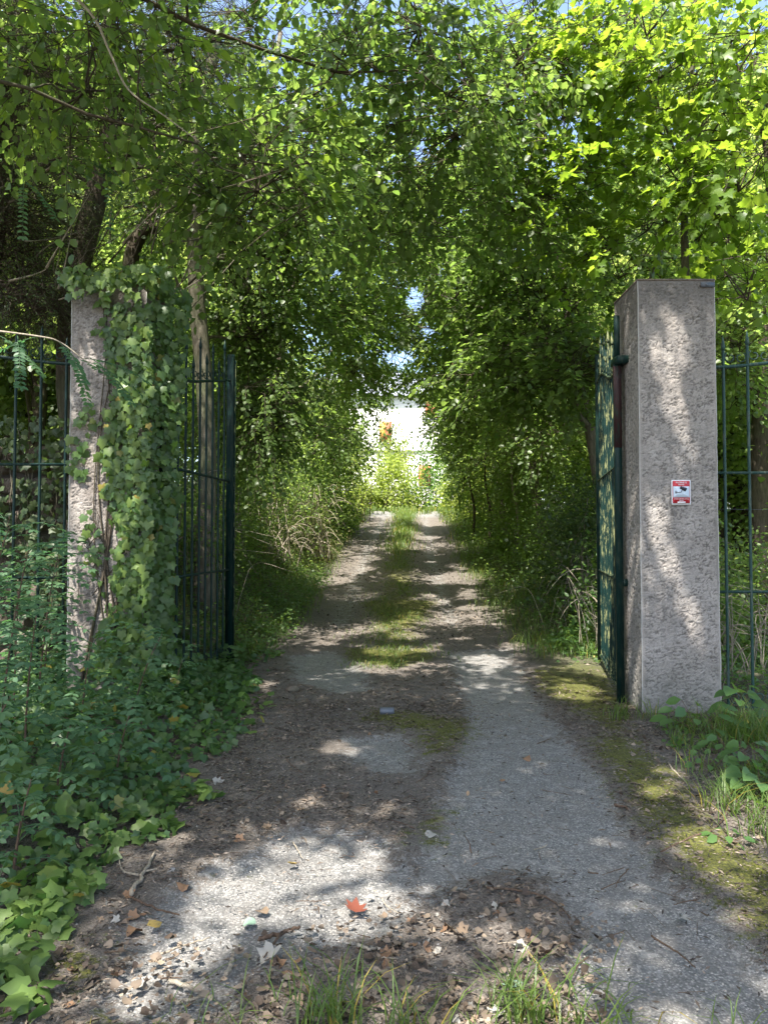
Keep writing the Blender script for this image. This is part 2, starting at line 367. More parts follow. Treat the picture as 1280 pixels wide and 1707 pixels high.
M['frag'] = litmat('leaf_fragments', (0.06, 0.042, 0.03), (0.33, 0.26, 0.19))
M['lf_tan'] = litmat('tan_dead_leaf', (0.22, 0.155, 0.10), (0.25, 0.18, 0.12))
M['lf_brown'] = litmat('brown_dead_leaf', (0.20, 0.115, 0.065), (0.24, 0.15, 0.09))
M['lf_pale'] = litmat('pale_dead_leaf', (0.30, 0.285, 0.25), (0.34, 0.32, 0.28))
M['lf_red'] = litmat('red_maple_leaf', (0.17, 0.05, 0.03), (0.2, 0.06, 0.035))
M['lf_yellow'] = litmat('yellow_leaf', (0.34, 0.24, 0.07), (0.36, 0.27, 0.09))
M['lf_green'] = litmat('grey_green_leaf', (0.20, 0.31, 0.22), (0.25, 0.34, 0.25))
# ------------------------------------------------------------------ ground sheet with masks
A_SH = [
 [(750,1086),(845,1080),(872,1130),(905,1180),(950,1240),(1000,1290),(1050,1370),(1100,1440),(1160,1490),(1215,1520),(1300,1640),(1330,1750),(1000,1760),(930,1640),(960,1560),(945,1510),(930,1470),(850,1455),(790,1468),(700,1498),(690,1440),(715,1390),(735,1330),(765,1250),(775,1190),(762,1130)],
 [(560,1382),(650,1400),(715,1470),(700,1530),(640,1580),(560,1570),(500,1590),(430,1620),(400,1680),(330,1740),(230,1735),(130,1700),(150,1640),(210,1560),(270,1490),(330,1450),(420,1410),(480,1370)],
 [(470,1092),(560,1082),(620,1110),(640,1150),(560,1160),(480,1135)],
 [(560,1225),(690,1215),(740,1260),(700,1300),(600,1290),(545,1260)]]
A_MO = [
 [(1030,1215),(1080,1255),(1140,1310),(1180,1380),(1280,1430),(1400,1500),(1400,1640),(1260,1560),(1190,1490),(1120,1440),(1075,1360),(1030,1300),(985,1240)],
 [(885,1118),(960,1105),(1010,1112),(1040,1160),(1060,1230),(1010,1220),(960,1190),(900,1155)],
 [(600,1180),(700,1188),(790,1198),(800,1212),(770,1262),(690,1262),(690,1230),(600,1205)],
 [(672,1390),(735,1340),(752,1350),(735,1400),(690,1420)],
 [(560,1080),(720,1078),(740,1100),(660,1118),(570,1105)],
 [(160,1690),(330,1700),(330,1760),(150,1760)], [(90,1560),(150,1580),(140,1640),(80,1640)],
 [(600,940),(720,935),(735,1000),(700,1050),(640,1050),(600,1010)]]
A_SH = [onground(p) for p in A_SH]; A_MO = [onground(p) for p in A_MO]
xs = np.concatenate([-np.geomspace(5.2, 300, 46)[::-1], np.arange(-5.1, 5.101, 0.035), np.geomspace(5.2, 300, 46)])
ys = np.concatenate([-np.geomspace(0.1, 60, 24)[::-1], np.arange(0.0, 1.2, 0.12), np.arange(1.2, 10.0, 0.035), 10 + np.cumsum(np.linspace(0.04, 0.35, 190)), np.geomspace(48, 600, 40)])
X, Y = np.meshgrid(xs, ys); Xf, Yf = X.ravel(), Y.ravel()
near = (np.abs(Xf) < 6) & (Yf > 0.5) & (Yf < 14)
def mask(polys, s, seed, wt):
    m = np.full(Xf.shape, -1.0)
    xw = Xf[near] + 0.16 * (fbm(Xf[near] * 4, Yf[near] * 4, seed) - 0.5); yw = Yf[near] + 0.16 * (fbm(Xf[near] * 4, Yf[near] * 4, seed + 5) - 0.5)
    for p, q_ in zip(polys, wt): m[near] = np.maximum(m[near], sdpoly(xw, yw, p) - q_)
    return np.clip(0.5 + m / s, 0, 1)
asph = mask(A_SH, 0.44, 11, [0, .02, .10, .12]); moss = mask(A_MO, 0.44, 21, [.02, .03, .09, .06, .12, .05, .03, .08])
# wheel tracks show pale worn surface further up the drive
off = Xf - cx(Yf)
track = np.exp(-((np.abs(off + 0.02) - 0.88) / 0.33) ** 2)
asph = np.maximum(asph, 0.56 * track * sst(27, 33, Yf)); asph = np.maximum(asph, 0.47 * track * sst(9, 12, Yf))
asph = np.maximum(asph, sst(28, 36, Yf) * (np.abs(off) < 3) * 0.9)
midgrass = np.exp(-(off / 0.5) ** 2) * sst(7.5, 10, Yf) * (1 - sst(35, 42, Yf))
moss = np.maximum(moss, 0.68 * midgrass * (0.55 + 0.6 * fbm(Xf * 1.3, Yf * 0.8, 9)))
verge = sst(1.35, 1.9, np.abs(off) + 0.35 * (fbm(Xf * 1.5, Yf * 1.5, 4) - 0.5)) * sst(6.5, 8.5, Yf)
verge = np.maximum(verge, sst(2.35, 3.1, Xf)); verge = np.maximum(verge, sst(2.0, 2.7, -Xf) * sst(2, 3.5, Yf))
Z = H(Xf, Yf)
nn = fbm(Xf * 9, Yf * 9, 31) - 0.5
Z = Z + near * (1 - asph * 0.9) * (0.020 * nn + 0.016 * (vn(Xf * 26, Yf * 26, 5) - 0.5)) + moss * near * 0.010 + near * sst(.40, .62, asph + .35 * nn) * -0.022
ID = np.arange(len(Xf)).reshape(X.shape)
Q = np.stack([ID[:-1, :-1], ID[:-1, 1:], ID[1:, 1:], ID[1:, :-1]], -1).reshape(-1, 4)
qx, qy = Xf[Q].mean(1), Yf[Q].mean(1); qo = qx - cx(qy)
isdrive = (np.abs(qo) < 1.75 + 0.25 * (vn(qx * 1.5, qy * 1.5, 8) - .5)) & (qy < 45) & (qy > -1.5) | ((qy < 8) & (qx < 2.1) & (qx > -1.9) & (qy > -1.5))
V = np.stack([Xf, Yf, Z], -1)
for nme, sel in (('ground', ~isdrive), ('driveway', isdrive)):
    q = Q[sel]; u, inv = np.unique(q, return_inverse=True)
    me = mesh_np(nme, V[u], inv.reshape(q.shape), M['ground'], None, True, attrs={'asphalt': asph[u], 'moss': moss[u], 'verge': verge[u]})
    link(nme, me, kind='structure')
def soilmask(x, y):                          # 1 on litter and soil, 0 on clean asphalt
    m = np.full(np.shape(x), -9.0)
    for p in A_SH: m = np.maximum(m, sdpoly(x, y, p))
    return 1 - sst(-0.05, 0.08, m)

# ------------------------------------------------------------------ gate pillars
YP0, YP1 = 6.06, 6.68
def pillar(name, label, x0, x1, y0, y1, z0, z1, seed, smat='stucco'):
    root = thing(name, label, 'gate pillar', ((x0 + x1) / 2, (y0 + y1) / 2, z0))
    off = np.array([(x0 + x1) / 2, (y0 + y1) / 2, z0])
    mb = MB(); cs = []
    for (a, b, n, st) in (((x0, y0), (x1, y0), (0, -1), 0.0074), ((x1, y0), (x1, y1), (1, 0), 0.012 if x1 < 0 else 0.06), ((x1, y1), (x0, y1), (0, 1), 0.06), ((x0, y1), (x0, y0), (-1, 0), 0.010 if x0 > 0 else 0.06)):
        L = math.hypot(b[0] - a[0], b[1] - a[1]); nu = max(2, int(L / st)); nv = max(2, int((z1 - z0) / st))
        u, v = np.meshgrid(np.linspace(0, 1, nu + 1), np.linspace(0, 1, nv + 1)); uu, vv = u.ravel() * L, z0 + v.ravel() * (z1 - z0)
        wx = uu + 0.02 * vn(uu * 25, vv * 25, seed + 9); wy = vv + 0.015 * vn(uu * 30, vv * 30, seed + 4)
        r = np.abs(fbm(wx * 34, wy * 64, seed + n[0] * 3 + n[1] * 5, 3) - 0.5) * 2
        r2 = np.abs(fbm(wx * 32, wy * 95, seed + 77 + n[0], 2) - 0.5) * 2
        gate = vn(uu * 17, vv * 24, seed + 3)
        crev = np.exp(-(r / 0.13) ** 2) * (0.35 + 0.65 * sst(0.25, 0.6, gate)) + 0.4 * np.exp(-(r2 / 0.07) ** 2) * sst(0.4, 0.7, 1 - gate)
        crev = np.clip(crev, 0, 1)
        edge = sst(0, 0.03, np.minimum(np.minimum(uu, L - uu), z1 - vv))
        d = (-0.008 * crev + 0.005 * fbm(uu * 30, vv * 45, seed + 1, 2) + 0.008 * (fbm(uu * 3, vv * 2, seed + 2) - .5)) * edge
        P = np.stack([a[0] + u.ravel() * (b[0] - a[0]) + n[0] * d, a[1] + u.ravel() * (b[1] - a[1]) + n[1] * d, vv], -1)
        i = np.arange(len(uu)).reshape(nv + 1, nu + 1)
        q = np.stack([i[:-1, :-1], i[:-1, 1:], i[1:, 1:], i[1:, :-1]], -1).reshape(-1, 4)
        mb.add(P, q, crev * edge)
    mb.add([(x0, y0, z1), (x1, y0, z1), (x1, y1, z1), (x0, y1, z1)], [[0, 1, 2, 3]], 0.3)
    Vv = np.concatenate(mb.V) - off
    me = mesh_np('shaft', Vv, np.concatenate(mb.F), M[smat], None, True, attrs={'crev': np.concatenate(mb.r)})
    link('shaft', me, root)
    for (bx, by) in ((x0, y0), (x1, y0)):
        b = MB(); zc = np.linspace(z0 + .02, z1 + 0.003, 30)
        P = np.stack([np.full(30, bx), np.full(30, by), zc], -1) + 0.0015 * rng.standard_normal((30, 3)) * [1, 1, 0]
        b.add(*tube(P, 0.0032, 4)); b.build('corner_bead', M['bead'], root, off=off)
    return root, off
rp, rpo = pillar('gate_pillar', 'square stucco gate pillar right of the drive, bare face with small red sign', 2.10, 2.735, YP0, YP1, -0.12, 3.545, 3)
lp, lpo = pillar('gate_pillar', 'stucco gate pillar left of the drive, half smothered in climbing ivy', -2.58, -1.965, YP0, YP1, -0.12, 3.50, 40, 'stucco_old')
cap = MB().add(*boxv(2.095, 2.74, YP0 - .004, YP1 + .004, 3.547, 3.562)); cap.build('cap', M['stone'], rp, off=rpo)
MB().add(*boxv(-2.585, -1.96, YP0 - .004, YP1 + .004, 3.502, 3.517)).build('cap', M['stone'], lp, off=lpo)
b = MB().add(*boxv(2.62, 2.73, YP0 - .016, YP0 - .006, 3.49, 3.53)); b.add(*tube([(2.66, YP0 - .022, 3.51), (2.66, YP0 - .014, 3.51)], 0.012, 8)); b.build('bracket', M['zinc'], rp, off=rpo)

# ------------------------------------------------------------------ surveillance sign
sl = at(1119, 801, YP0 - 0.02); sr = at(1151, 841, YP0 - 0.02); sx, sz = (sl[0] + sr[0]) / 2, (sl[2] + sr[2]) / 2
SW, SH_ = 0.157, 0.205; ys_ = YP0 - 0.014
sg = thing('warning_sign', 'small red and white video surveillance sign on the right pillar face', 'sign', (sx, ys_, sz))
def rbox(w, h, d0, d1, cxx=0, cz=0, r=0.008):
    a = []
    for (qx_, qz_, s0) in ((w / 2 - r, h / 2 - r, 0), (-w / 2 + r, h / 2 - r, 90), (-w / 2 + r, -h / 2 + r, 180), (w / 2 - r, -h / 2 + r, 270)):
        for k in range(4): t = R(s0 + 30 * k); a.append((cxx + qx_ + r * math.cos(t), cz + qz_ + r * math.sin(t)))
    n = len(a); V = [(p[0], d0, p[1]) for p in a] + [(p[0], d1, p[1]) for p in a] + [(cxx, d0, cz), (cxx, d1, cz)]; F = []
    for j in range(n): k = (j + 1) % n; F += [[j, k, n + k], [j, n + k, n + j], [2 * n, k, j], [2 * n + 1, n + j, n + k]]
    return V, F
MB().add(*rbox(SW, SH_, -0.002, 0.004)).build('plate', M['sign_white'], sg)
MB().add(*rbox(SW - .016, SH_ - .022, -0.0045, -0.0025, 0, 0.004, .006)).build('border', M['sign_red'], sg)
MB().add(*rbox(SW - .024, SH_ * 0.44, -0.0065, -0.005, 0, 0.005, .002)).build('panel', M['sign_blue'], sg)
cm = MB(); yy = -0.009
cm.add(*tube([(-0.010, yy, 0.042), (0.012, yy, 0.034)], 0.011, 10)); cm.add(*tube([(0.006, yy, 0.036), (0.036, yy, 0.024)], [0.012, 0.0165], 12))
for a_, b_ in (((0.006, yy, 0.024), (-0.002, yy, 0.002)), ((-0.002, yy, 0.002), (-0.044, yy, 0.002))): cm.add(*tube([a_, b_], 0.0025, 6))
cm.add(*tube([(-0.046, yy, -0.008), (-0.046, yy, 0.013)], 0.004, 6)); cm.build('camera_symbol', M['sign_black'], sg)
MB().add(*rbox(SW * 0.42, 0.011, -0.0068, -0.0052, 0, -0.080, .002)).build('white_band', M['sign_white'], sg)
def text(body, size, x, z, y, mat, parent, nm='lettering'):
    c = bpy.data.curves.new(nm, 'FONT'); c.body = body; c.size = size; c.align_x = 'CENTER'; c.align_y = 'CENTER'; c.extrude = 0.0006
    c.materials.append(mat); o = bpy.data.objects.new(nm, c); COL.objects.link(o); bpy.context.view_layer.update()
    me = bpy.data.meshes.new_from_object(o.evaluated_get(bpy.context.evaluated_depsgraph_get())); bpy.data.objects.remove(o); me.name = nm
    o = link(nm, me, parent, loc=(x, y, z)); o.rotation_euler = (math.pi / 2, 0, 0); return o
text('PROPRIETE', 0.0185, 0, 0.081, -0.0065, M['sign_white'], sg); text('PRIVEE', 0.0165, 0, 0.064, -0.0065, M['sign_white'], sg)
text('SOUS SURVEILLANCE', 0.0125, 0, -0.053, -0.0065, M['sign_white'], sg); text('VIDEO', 0.0125, 0, -0.066, -0.0065, M['sign_white'], sg)

# ------------------------------------------------------------------ iron gates and fences
def spiral(cxp, cz, r, turns, a0, sgn, n=16):
    t = np.linspace(0, 1, n); a = a0 + sgn * turns * 2 * math.pi * t; rr = r * (1 - 0.62 * t)
    return np.stack([cxp + rr * np.cos(a), cz + rr * np.sin(a)], -1)
def iron(root, A, B, us, top, tips, mat, zb, rails, rb=0.0125, stile=None, scroll=True):
    """A,B: plan points of the leaf; us: bar distances; top(u): top rail height; tips: spear lengths"""
    A = np.array(A, float); B = np.array(B, float); D = (B - A) / np.linalg.norm(B - A); L = np.linalg.norm(B - A)
    Nn = np.array([D[1], -D[0]]); O = np.array(root.location)
    def P(u, z, o=0.0): p = A + D * u + Nn * o; return (p[0], p[1], z)
    for i, u in enumerate(us):
        zt = top(u) + tips[i % len(tips)]; m = MB()
        m.add(*tube([P(u, zb), P(u, zt - 0.16), P(u, zt - 0.13)], [rb, rb, rb], 7, False))
        m.add(*tube([P(u, zt - 0.13), P(u, zt - 0.105), P(u, zt - 0.05), P(u, zt)], [rb, rb * 1.45, rb * 0.8, 0.001], 7))
        m.build('bar', mat, root, smooth=False, off=O)
    for z in rails:
        MB().add(*tube([P(0, z, -.0), P(L / 2, z + .001), P(L, z)], 0.0135, 6)).build('rail', mat, root, off=O)
    t = np.linspace(0, L, 18); MB().add(*tube([P(u, top(u)) for u in t], 0.0155, 6)).build('top_rail', mat, root, off=O)
    MB().add(*tube([P(0, zb), P(L, zb)], 0.016, 6)).build('bottom_rail', mat, root, off=O)
    if scroll:
        for i in range(len(us) - 1):
            um = (us[i] + us[i + 1]) / 2; w_ = (us[i + 1] - us[i]) / 2
            for zc, sg_ in ((top(um) + 0.075, 1), (zb + 0.085, -1)):
                m = MB()
                for s in (-1, 1):
                    q = spiral(um + s * w_ * 0.42, zc, w_ * 0.5, 0.95, math.pi / 2 - s * sg_ * 0.2 * math.pi if sg_ > 0 else -math.pi / 2, -s * sg_, 11)
                    m.add(*tube([P(a, b) for a, b in q], 0.0055, 4))
                m.build('scroll', mat, root, off=O)
    return P
# left leaf, folded back up the drive
A, B = (-1.955, 6.48), (-1.752, 8.42)
topf = lambda u: 2.90 + 0.26 * sst(0.25, 1.95, u) + 0.05 * sst(1.5, 1.95, u)
lg = thing('gate_leaf', 'dark green iron gate leaf standing open beside the ivy-covered left pillar', 'gate', (A[0], A[1], 0))
us = [0.19 + 0.192 * k for k in range(9)]
P = iron(lg, A, B, us, topf, [0.46, 0.30, 0.42, 0.26], M['iron'], 0.10, [2.055, 1.055])
def post(P, u, w_, z0, z1, mat, root, nm, rnd=0.0):
    m = MB(); c = np.array(P(u, 0)); p2 = np.array(P(u + 1, 0)); D = nrm(p2 - c); N = np.array([D[1], -D[0], 0]); h = w_ / 2
    prof = [(z0, h), (z1 - rnd, h)] + [(z1 - rnd + rnd * math.sin(t), h * (0.25 + 0.75 * math.cos(t))) for t in np.linspace(0.2, math.pi / 2, 5)] if rnd else [(z0, h), (z1 - 0.01, h), (z1, h * 0.8)]
    V = []; F = []
    for (z, r) in prof:
        for a_, b_ in ((-1, -1), (1, -1), (1, 1), (-1, 1)): V.append(tuple(c + D * a_ * (r if rnd else r) + N * b_ * h + np.array([0, 0, z])))
    for i in range(len(prof) - 1):
        for j in range(4): k = (j + 1) % 4; F.append([4 * i + j, 4 * i + k, 4 * i + 4 + k, 4 * i + 4 + j])
    n = 4 * (len(prof) - 1); F.append([n, n + 1, n + 2, n + 3]); F.append([3, 2, 1, 0])
    m.add(V, F); return m.build(nm, mat, root, off=np.array(root.location))
post(P, 0.0, 0.06, -0.02, 3.35, M['iron'], lg, 'hinge_post'); post(P, 1.955, 0.075, 0.02, 3.52, M['iron'], lg, 'end_post', 0.05)
e = np.array(P(1.955, 0)); MB().add(*boxv(e[0] + .040, e[0] + .052, e[1] - .005, e[1] + .03, 0.05, 3.45)).build('closing_strip', M['iron_sun_lichen'], lg, off=np.array(lg.location))
# right leaf
A2, B2 = (2.035, 6.42), (2.415, 8.32)
rg = thing('gate_leaf', 'dark green iron gate leaf with bars tinted pale for sun and lichen, edge-on beside the signed pillar', 'gate', (A2[0], A2[1], 0))
P2 = iron(rg, A2, B2, us, lambda u: 2.90 + 0.27 * sst(0.25, 1.6, u), [0.26, 0.42, 0.30, 0.46], M['iron_sun_lichen'], 0.10, [2.055, 1.055], rb=0.0125)
post(P2, 0.0, 0.062, -0.03, 2.93, M['iron'], rg, 'hinge_post'); post(P2, 0.0, 0.046, 2.94, 3.36, M['iron'], rg, 'post_finial')
post(P2, 0.0, 0.0645, 2.2, 2.92, M['primer'], rg, 'primed_section')
post(P2, 1.95, 0.05, 0.05, 3.50, M['iron'], rg, 'end_post', 0.03)
O2 = np.array(rg.location)
MB().add(*boxv(2.00, 2.125, 6.30, 6.50, 2.925, 2.985, 0.012)).build('hinge_bracket', M['iron'], rg, off=O2)
MB().add(*boxv(2.05, 2.11, 6.385, 6.405, 1.0, 1.06)).build('hinge', M['iron'], rg, off=O2)
MB().add(*boxv(-1.99, -1.93, 6.44, 6.51, 2.925, 2.975)).build('hinge', M['iron'], lg, off=np.array(lg.location))
# fences either side
rf = thing('iron_fence', 'green iron railing with scrolls and spear tips right of the bare pillar', 'fence', (2.74, 6.2, 0))
usr = [0.13 + 0.205 * k for k in range(12)]
iron(rf, (2.74, 6.22), (5.4, 6.22), usr, lambda u: 2.86 + 0.10 * sst(0, 1.2, u), [0.27, 0.30], M['iron_fence'], 0.0, [1.965, 0.965])
lf = thing('iron_fence', 'dark iron railing left of the ivy-covered pillar before the stone bank', 'fence', (-2.6, 6.4, 0))
iron(lf, (-2.60, 6.36), (-5.2, 6.36), [0.145 + 0.218 * k for k in range(12)], lambda u: 2.92 + 0.10 * sst(0, 1.2, u), [0.24, 0.32], M['iron'], 0.05, [2.05, 1.075])
# wire along right fence
MB().add(*tube([(2.74, 6.26, 1.66), (4, 6.27, 1.652), (5.4, 6.26, 1.66)], 0.002, 4)).build('wire', M['zinc'], rf, off=np.array(rf.location))

# ------------------------------------------------------------------ stone bank wall behind left fence
wl = thing('stone_wall', 'rubble stone retaining wall in shade behind the left railing', 'wall', (-4.2, 7.25, 0))
O = np.array(wl.location)
MB().add(*boxv(-6.4, -2.55, 7.27, 7.55, -0.2, 2.25)).build('mortar_core', M['mortar'], wl, off=O)
svars = []
for k in range(5):
    n = 9; a = np.arange(n) * 2 * math.pi / n; r = 0.5 * (0.86 + 0.2 * rng.random(n)); se = 0.75
    c_, s_ = np.sign(np.cos(a)) * np.abs(np.cos(a)) ** se, np.sign(np.sin(a)) * np.abs(np.sin(a)) ** se
    o_ = np.stack([r * c_, np.zeros(n), r * s_], -1); i_ = np.stack([r * c_ * .72, np.full(n, -1.0) * (0.8 + .3 * rng.random(n)), r * s_ * .72], -1)
    Vv = np.concatenate([o_, i_, [[0.05, -1.15, 0.03]]]); F = []
    for j in range(n): kk = (j + 1) % n; F += [[j, kk, n + kk], [j, n + kk, n + j], [n + j, n + kk, 2 * n]]
    svars.append(mesh_np('stone', Vv, F, M['stone'], None))
z = 0.02
while z < 2.2:
    hh = rng.uniform(0.10, 0.26); x = -6.3 + rng.uniform(0, .2)
    while x < -2.65:
        ww = rng.uniform(0.16, 0.42)
        o = link('stone', svars[rng.integers(5)], wl, loc=tuple(np.array([x + ww / 2, 7.272, z + hh / 2 + rng.uniform(-.01, .01)]) - O))
        o.scale = (ww * 0.97, rng.uniform(0.03, 0.09), hh * 0.97); o.rotation_euler = (0, rng.uniform(-.12, .12), 0); x += ww
    z += hh

# ------------------------------------------------------------------ house at the far end
HY = 62.0; hz = float(H(3, HY)) - 0.5
hs = thing('house', 'tall white rendered house with terracotta shutters beyond the end of the drive', 'house', (2.0, HY, hz)); O = np.array(hs.location)
hx0, hx1, ht = -7.0, 12.0, 13.3
openings = []
for xc, zc in ((0.12, 10.25), (3.98, 12.2), (-4.2, 10.25), (8.2, 10.25), (-4.2, 6.2), (3.4, 6.6), (8.2, 6.2)): openings.append((xc, zc, 0.95, 1.7 if zc < 12 else 1.4))
xsb = sorted({hx0, hx1} | {o_[0] - .5 for o_ in openings} | {o_[0] + .5 for o_ in openings}); zsb = sorted({hz, ht} | {o_[1] - o_[3] / 2 for o_ in openings} | {o_[1] + o_[3] / 2 for o_ in openings})
m = MB()
for i in range(len(xsb) - 1):
    for j in range(len(zsb) - 1):
        xm, zm = (xsb[i] + xsb[i + 1]) / 2, (zsb[j] + zsb[j + 1]) / 2
        if any(abs(xm - o_[0]) < .5 and abs(zm - o_[1]) < o_[3] / 2 for o_ in openings): continue
        m.add([(xsb[i], HY, zsb[j]), (xsb[i + 1], HY, zsb[j]), (xsb[i + 1], HY, zsb[j + 1]), (xsb[i], HY, zsb[j + 1])], [[0, 1, 2, 3]])
m.add(*boxv(hx0, hx1, HY + .3, HY + 9, hz, ht)); m.build('wall', M['white_wall'], hs, off=O)
m = MB(); m.add([(hx0 - .5, HY - .5, ht), (hx1 + .5, HY - .5, ht), (hx1 - 2, HY + 4.5, ht + 3.0), (hx0 + 2, HY + 4.5, ht + 3.0), (hx0 - .5, HY + 9.5, ht), (hx1 + .5, HY + 9.5, ht)], [[0, 1, 2, 3], [3, 2, 5, 4], [0, 3, 4, 4], [1, 5, 2, 2]]); m.build('roof', M['slate'], hs, off=O)
for (xc, zc, w_, h_) in openings:
    wn = MB().add(*boxv(xc - .5, xc + .5, HY + .18, HY + .26, zc - h_ / 2, zc + h_ / 2)).build('window', M['white_wall'], hs, off=O)
    for s in (-1, 1):
        MB().add(*boxv(xc + s * .245 - .2, xc + s * .245 + .2, HY + .12, HY + .178, zc - h_ / 2 + .07, zc + h_ / 2 - .07)).build('pane', M['glass'], wn, off=O)
        MB().add(*boxv(xc + s * .245 - .24, xc + s * .245 + .24, HY - .07, HY - .01, zc - h_ / 2 - .03, zc + h_ / 2 + .03)).build('shutter', M['shutter' if s > 0 or xc > 1 else 'shutter_o'], hs, off=O)
    MB().add(*boxv(xc - .6, xc + .6, HY - .09, HY - .012, zc - h_ / 2 - .16, zc - h_ / 2 - .04)).build('sill', M['slate'], hs, off=O)
MB().add(*boxv(hx0 - .003, hx1 + .003, HY - .12, HY - .095, 8.62, 8.9)).build('string_course', M['white_wall'], hs, off=O)
MB().add(*boxv(5.9, 6.7, HY + 2.2, HY + 3.0, ht + 1.2, ht + 3.6)).build('chimney', M['shutter'], hs, off=O)
gw = thing('garden_wall', 'low pale stone wall across the clearing behind the bright bushes', 'wall', (-4, 47, float(H(-4, 47)))); O = np.array(gw.location)
MB().add(*boxv(-9, -1.0, 47, 47.4, 2.9, 4.15)).build('wall_body', M['stone'], gw, off=O); MB().add(*boxv(-9.1, -0.9, 46.95, 47.45, 4.153, 4.28)).build('coping', M['white_wall'], gw, off=O)
# ------------------------------------------------------------------ leaves
def fan(outline, ctr, zf):
    n = len(outline); V = [(x, y, zf(x, y)) for x, y in outline] + [(ctr[0], ctr[1], zf(*ctr))]
    return np.array(V, float), np.array([[i, (i + 1) % n, n] for i in range(n)])
T_HEART = fan([(0, 0), (.34, -.04), (.5, .26), (.36, .66), (0, 1.05), (-.36, .66), (-.5, .26), (-.34, -.04)], (0, .4), lambda x, y: abs(x) * .25 - .25 * (y - .3) ** 2)
T_MAPLE = fan([(0, 0), (.38, -.05), (.56, .34), (.36, .44), (.5, .78), (.2, .72), (0, 1.08), (-.2, .72), (-.5, .78), (-.36, .44), (-.56, .34), (-.38, -.05)], (0, .38), lambda x, y: abs(x) * .22 - .3 * (y - .3) ** 2)
T_MAPLE = (T_MAPLE[0], T_MAPLE[1])
T_IVY = fan([(0, .02), (.22, -.14), (.5, -.02), (.44, .22), (.60, .50), (.30, .60), (0, 1.02), (-.30, .60), (-.60, .50), (-.44, .22), (-.5, -.02), (-.22, -.14)], (0, .32), lambda x, y: -.22 * abs(x) - .16 * (y - .3) ** 2)
T_OVAL = (np.array([(0, 0, 0), (.27, .35, .05), (.22, .72, .03), (0, 1, -.06), (-.22, .72, .03), (-.27, .35, .05), (0, .5, -.02)], float), np.array([[0, 1, 6], [1, 2, 6], [2, 3, 6], [3, 4, 6], [4, 5, 6], [5, 0, 6]]))
T_LOW = (np.array([(0, 0, 0), (.42, .3, .08), (.28, .75, .0), (0, 1, -.08), (-.28, .75, 0), (-.42, .3, .08)], float), np.array([[0, 1, 3], [1, 2, 3], [0, 3, 5], [3, 4, 5]]))
T_DIA = (np.array([(0, 0, 0), (.4, .45, .06), (0, 1, -.05), (-.4, .45, .06)], float), np.array([[0, 1, 2], [0, 2, 3]]))
T_NARROW = (np.array([(0, 0, 0), (.14, .45, .03), (0, 1, -.05), (-.14, .45, .03)], float), np.array([[0, 1, 2], [0, 2, 3]]))
T_STRAP = (np.array([(-.08, 0, 0), (.08, 0, 0), (-.11, .4, .08), (.11, .4, .08), (-.08, .8, .0), (.08, .8, .0), (0, 1, -.1)], float), np.array([[0, 1, 3], [0, 3, 2], [2, 3, 5], [2, 5, 4], [4, 5, 6]]))
def frames(D, N):
    D = nrm(D); X_ = nrm(np.cross(D, N)); N2 = np.cross(X_, D); return X_, D, N2
def leaves(T, P, D, N, S, r=None):
    V0, F0 = T; n = len(P); X_, D_, N_ = frames(D, N); S = np.broadcast_to(S, (n,))[:, None, None]
    V = P[:, None] + S * (V0[None, :, 0:1] * X_[:, None] + V0[None, :, 1:2] * D_[:, None] + V0[None, :, 2:3] * N_[:, None])
    F = (F0[None] + (np.arange(n) * len(V0))[:, None, None]).reshape(-1, 3)
    r = rng.random(n) if r is None else r
    return V.reshape(-1, 3), F, np.repeat(r, len(V0))
def leafobj(nm, V, F, r, mat, parent, off, kind='stuff'):
    return link(nm, mesh_np(nm, V - off, F, mat, r), parent, kind)
_lm = {}
def leaf_objects(T, key, P, D, N, S, mat, parent, off, nm='leaf'):
    me = _lm.get(key)
    if me is None:
        me = _lm[key] = mesh_np(nm, T[0], T[1], mat, np.full(len(T[0]), .5))
    X_, D_, N_ = frames(D, N)
    for i in range(len(P)):
        o = link(nm, me, parent); s = float(S[i] if np.ndim(S) else S)
        m = Matrix.Identity(4)
        for c, v in enumerate((X_[i], D_[i], N_[i])):
            for k in range(3): m[k][c] = float(v[k]) * s
        for k in range(3): m[k][3] = float(P[i][k] - off[k])
        o.matrix_local = m
def rv(n): return nrm(rng.standard_normal((n, 3)))
UP = np.array([0, 0, 1.0])
# --- gaps cut in the canopy along sun rays to light these chosen spots
LIT = []
def lit(px, py, r, Yd=None): LIT.append((gp(px, py) if Yd is None else at(px, py, Yd), r))
for a in [(500, 1435, .17), (405, 1490, .18), (300, 1580, .15), (610, 1430, .13), (590, 1520, .13), (220, 1640, .11), (560, 1245, .17), (508, 1335, .11), (895, 1268, .07), (1120, 1290, .13), (970, 1150, .20),
          (1190, 1410, .26), (1235, 1350, .26), (1090, 1320, .12), (960, 1160, .2), (1240, 1540, .10), (1060, 1180, .12), (900, 1270, .06), (730, 1560, .10), (850, 1560, .10), (640, 1350, .07), (1100, 1560, .07), (300, 1400, .06), (470, 1190, .07), (800, 1420, .06), (1000, 1400, .06), (880, 1180, .07), (650, 1490, .14), (840, 1690, .14), (1230,1215,.16)]: lit(*a)
g_ = np.random.default_rng(5)
for _ in range(46): lit(g_.uniform(520, 830), 905 + 190 * g_.random() ** .8, g_.uniform(.08, .2))
for _ in range(10): lit(g_.uniform(610, 750), g_.uniform(865, 905), g_.uniform(.3, .6))
for a in ((530, 790, .8, 17), (540, 720, .7, 18), (520, 850, .5, 15.5)): lit(*a)
for _ in range(28): lit(g_.uniform(420, 1280), g_.uniform(0, 620), g_.uniform(.12, .34), g_.uniform(6, 9))
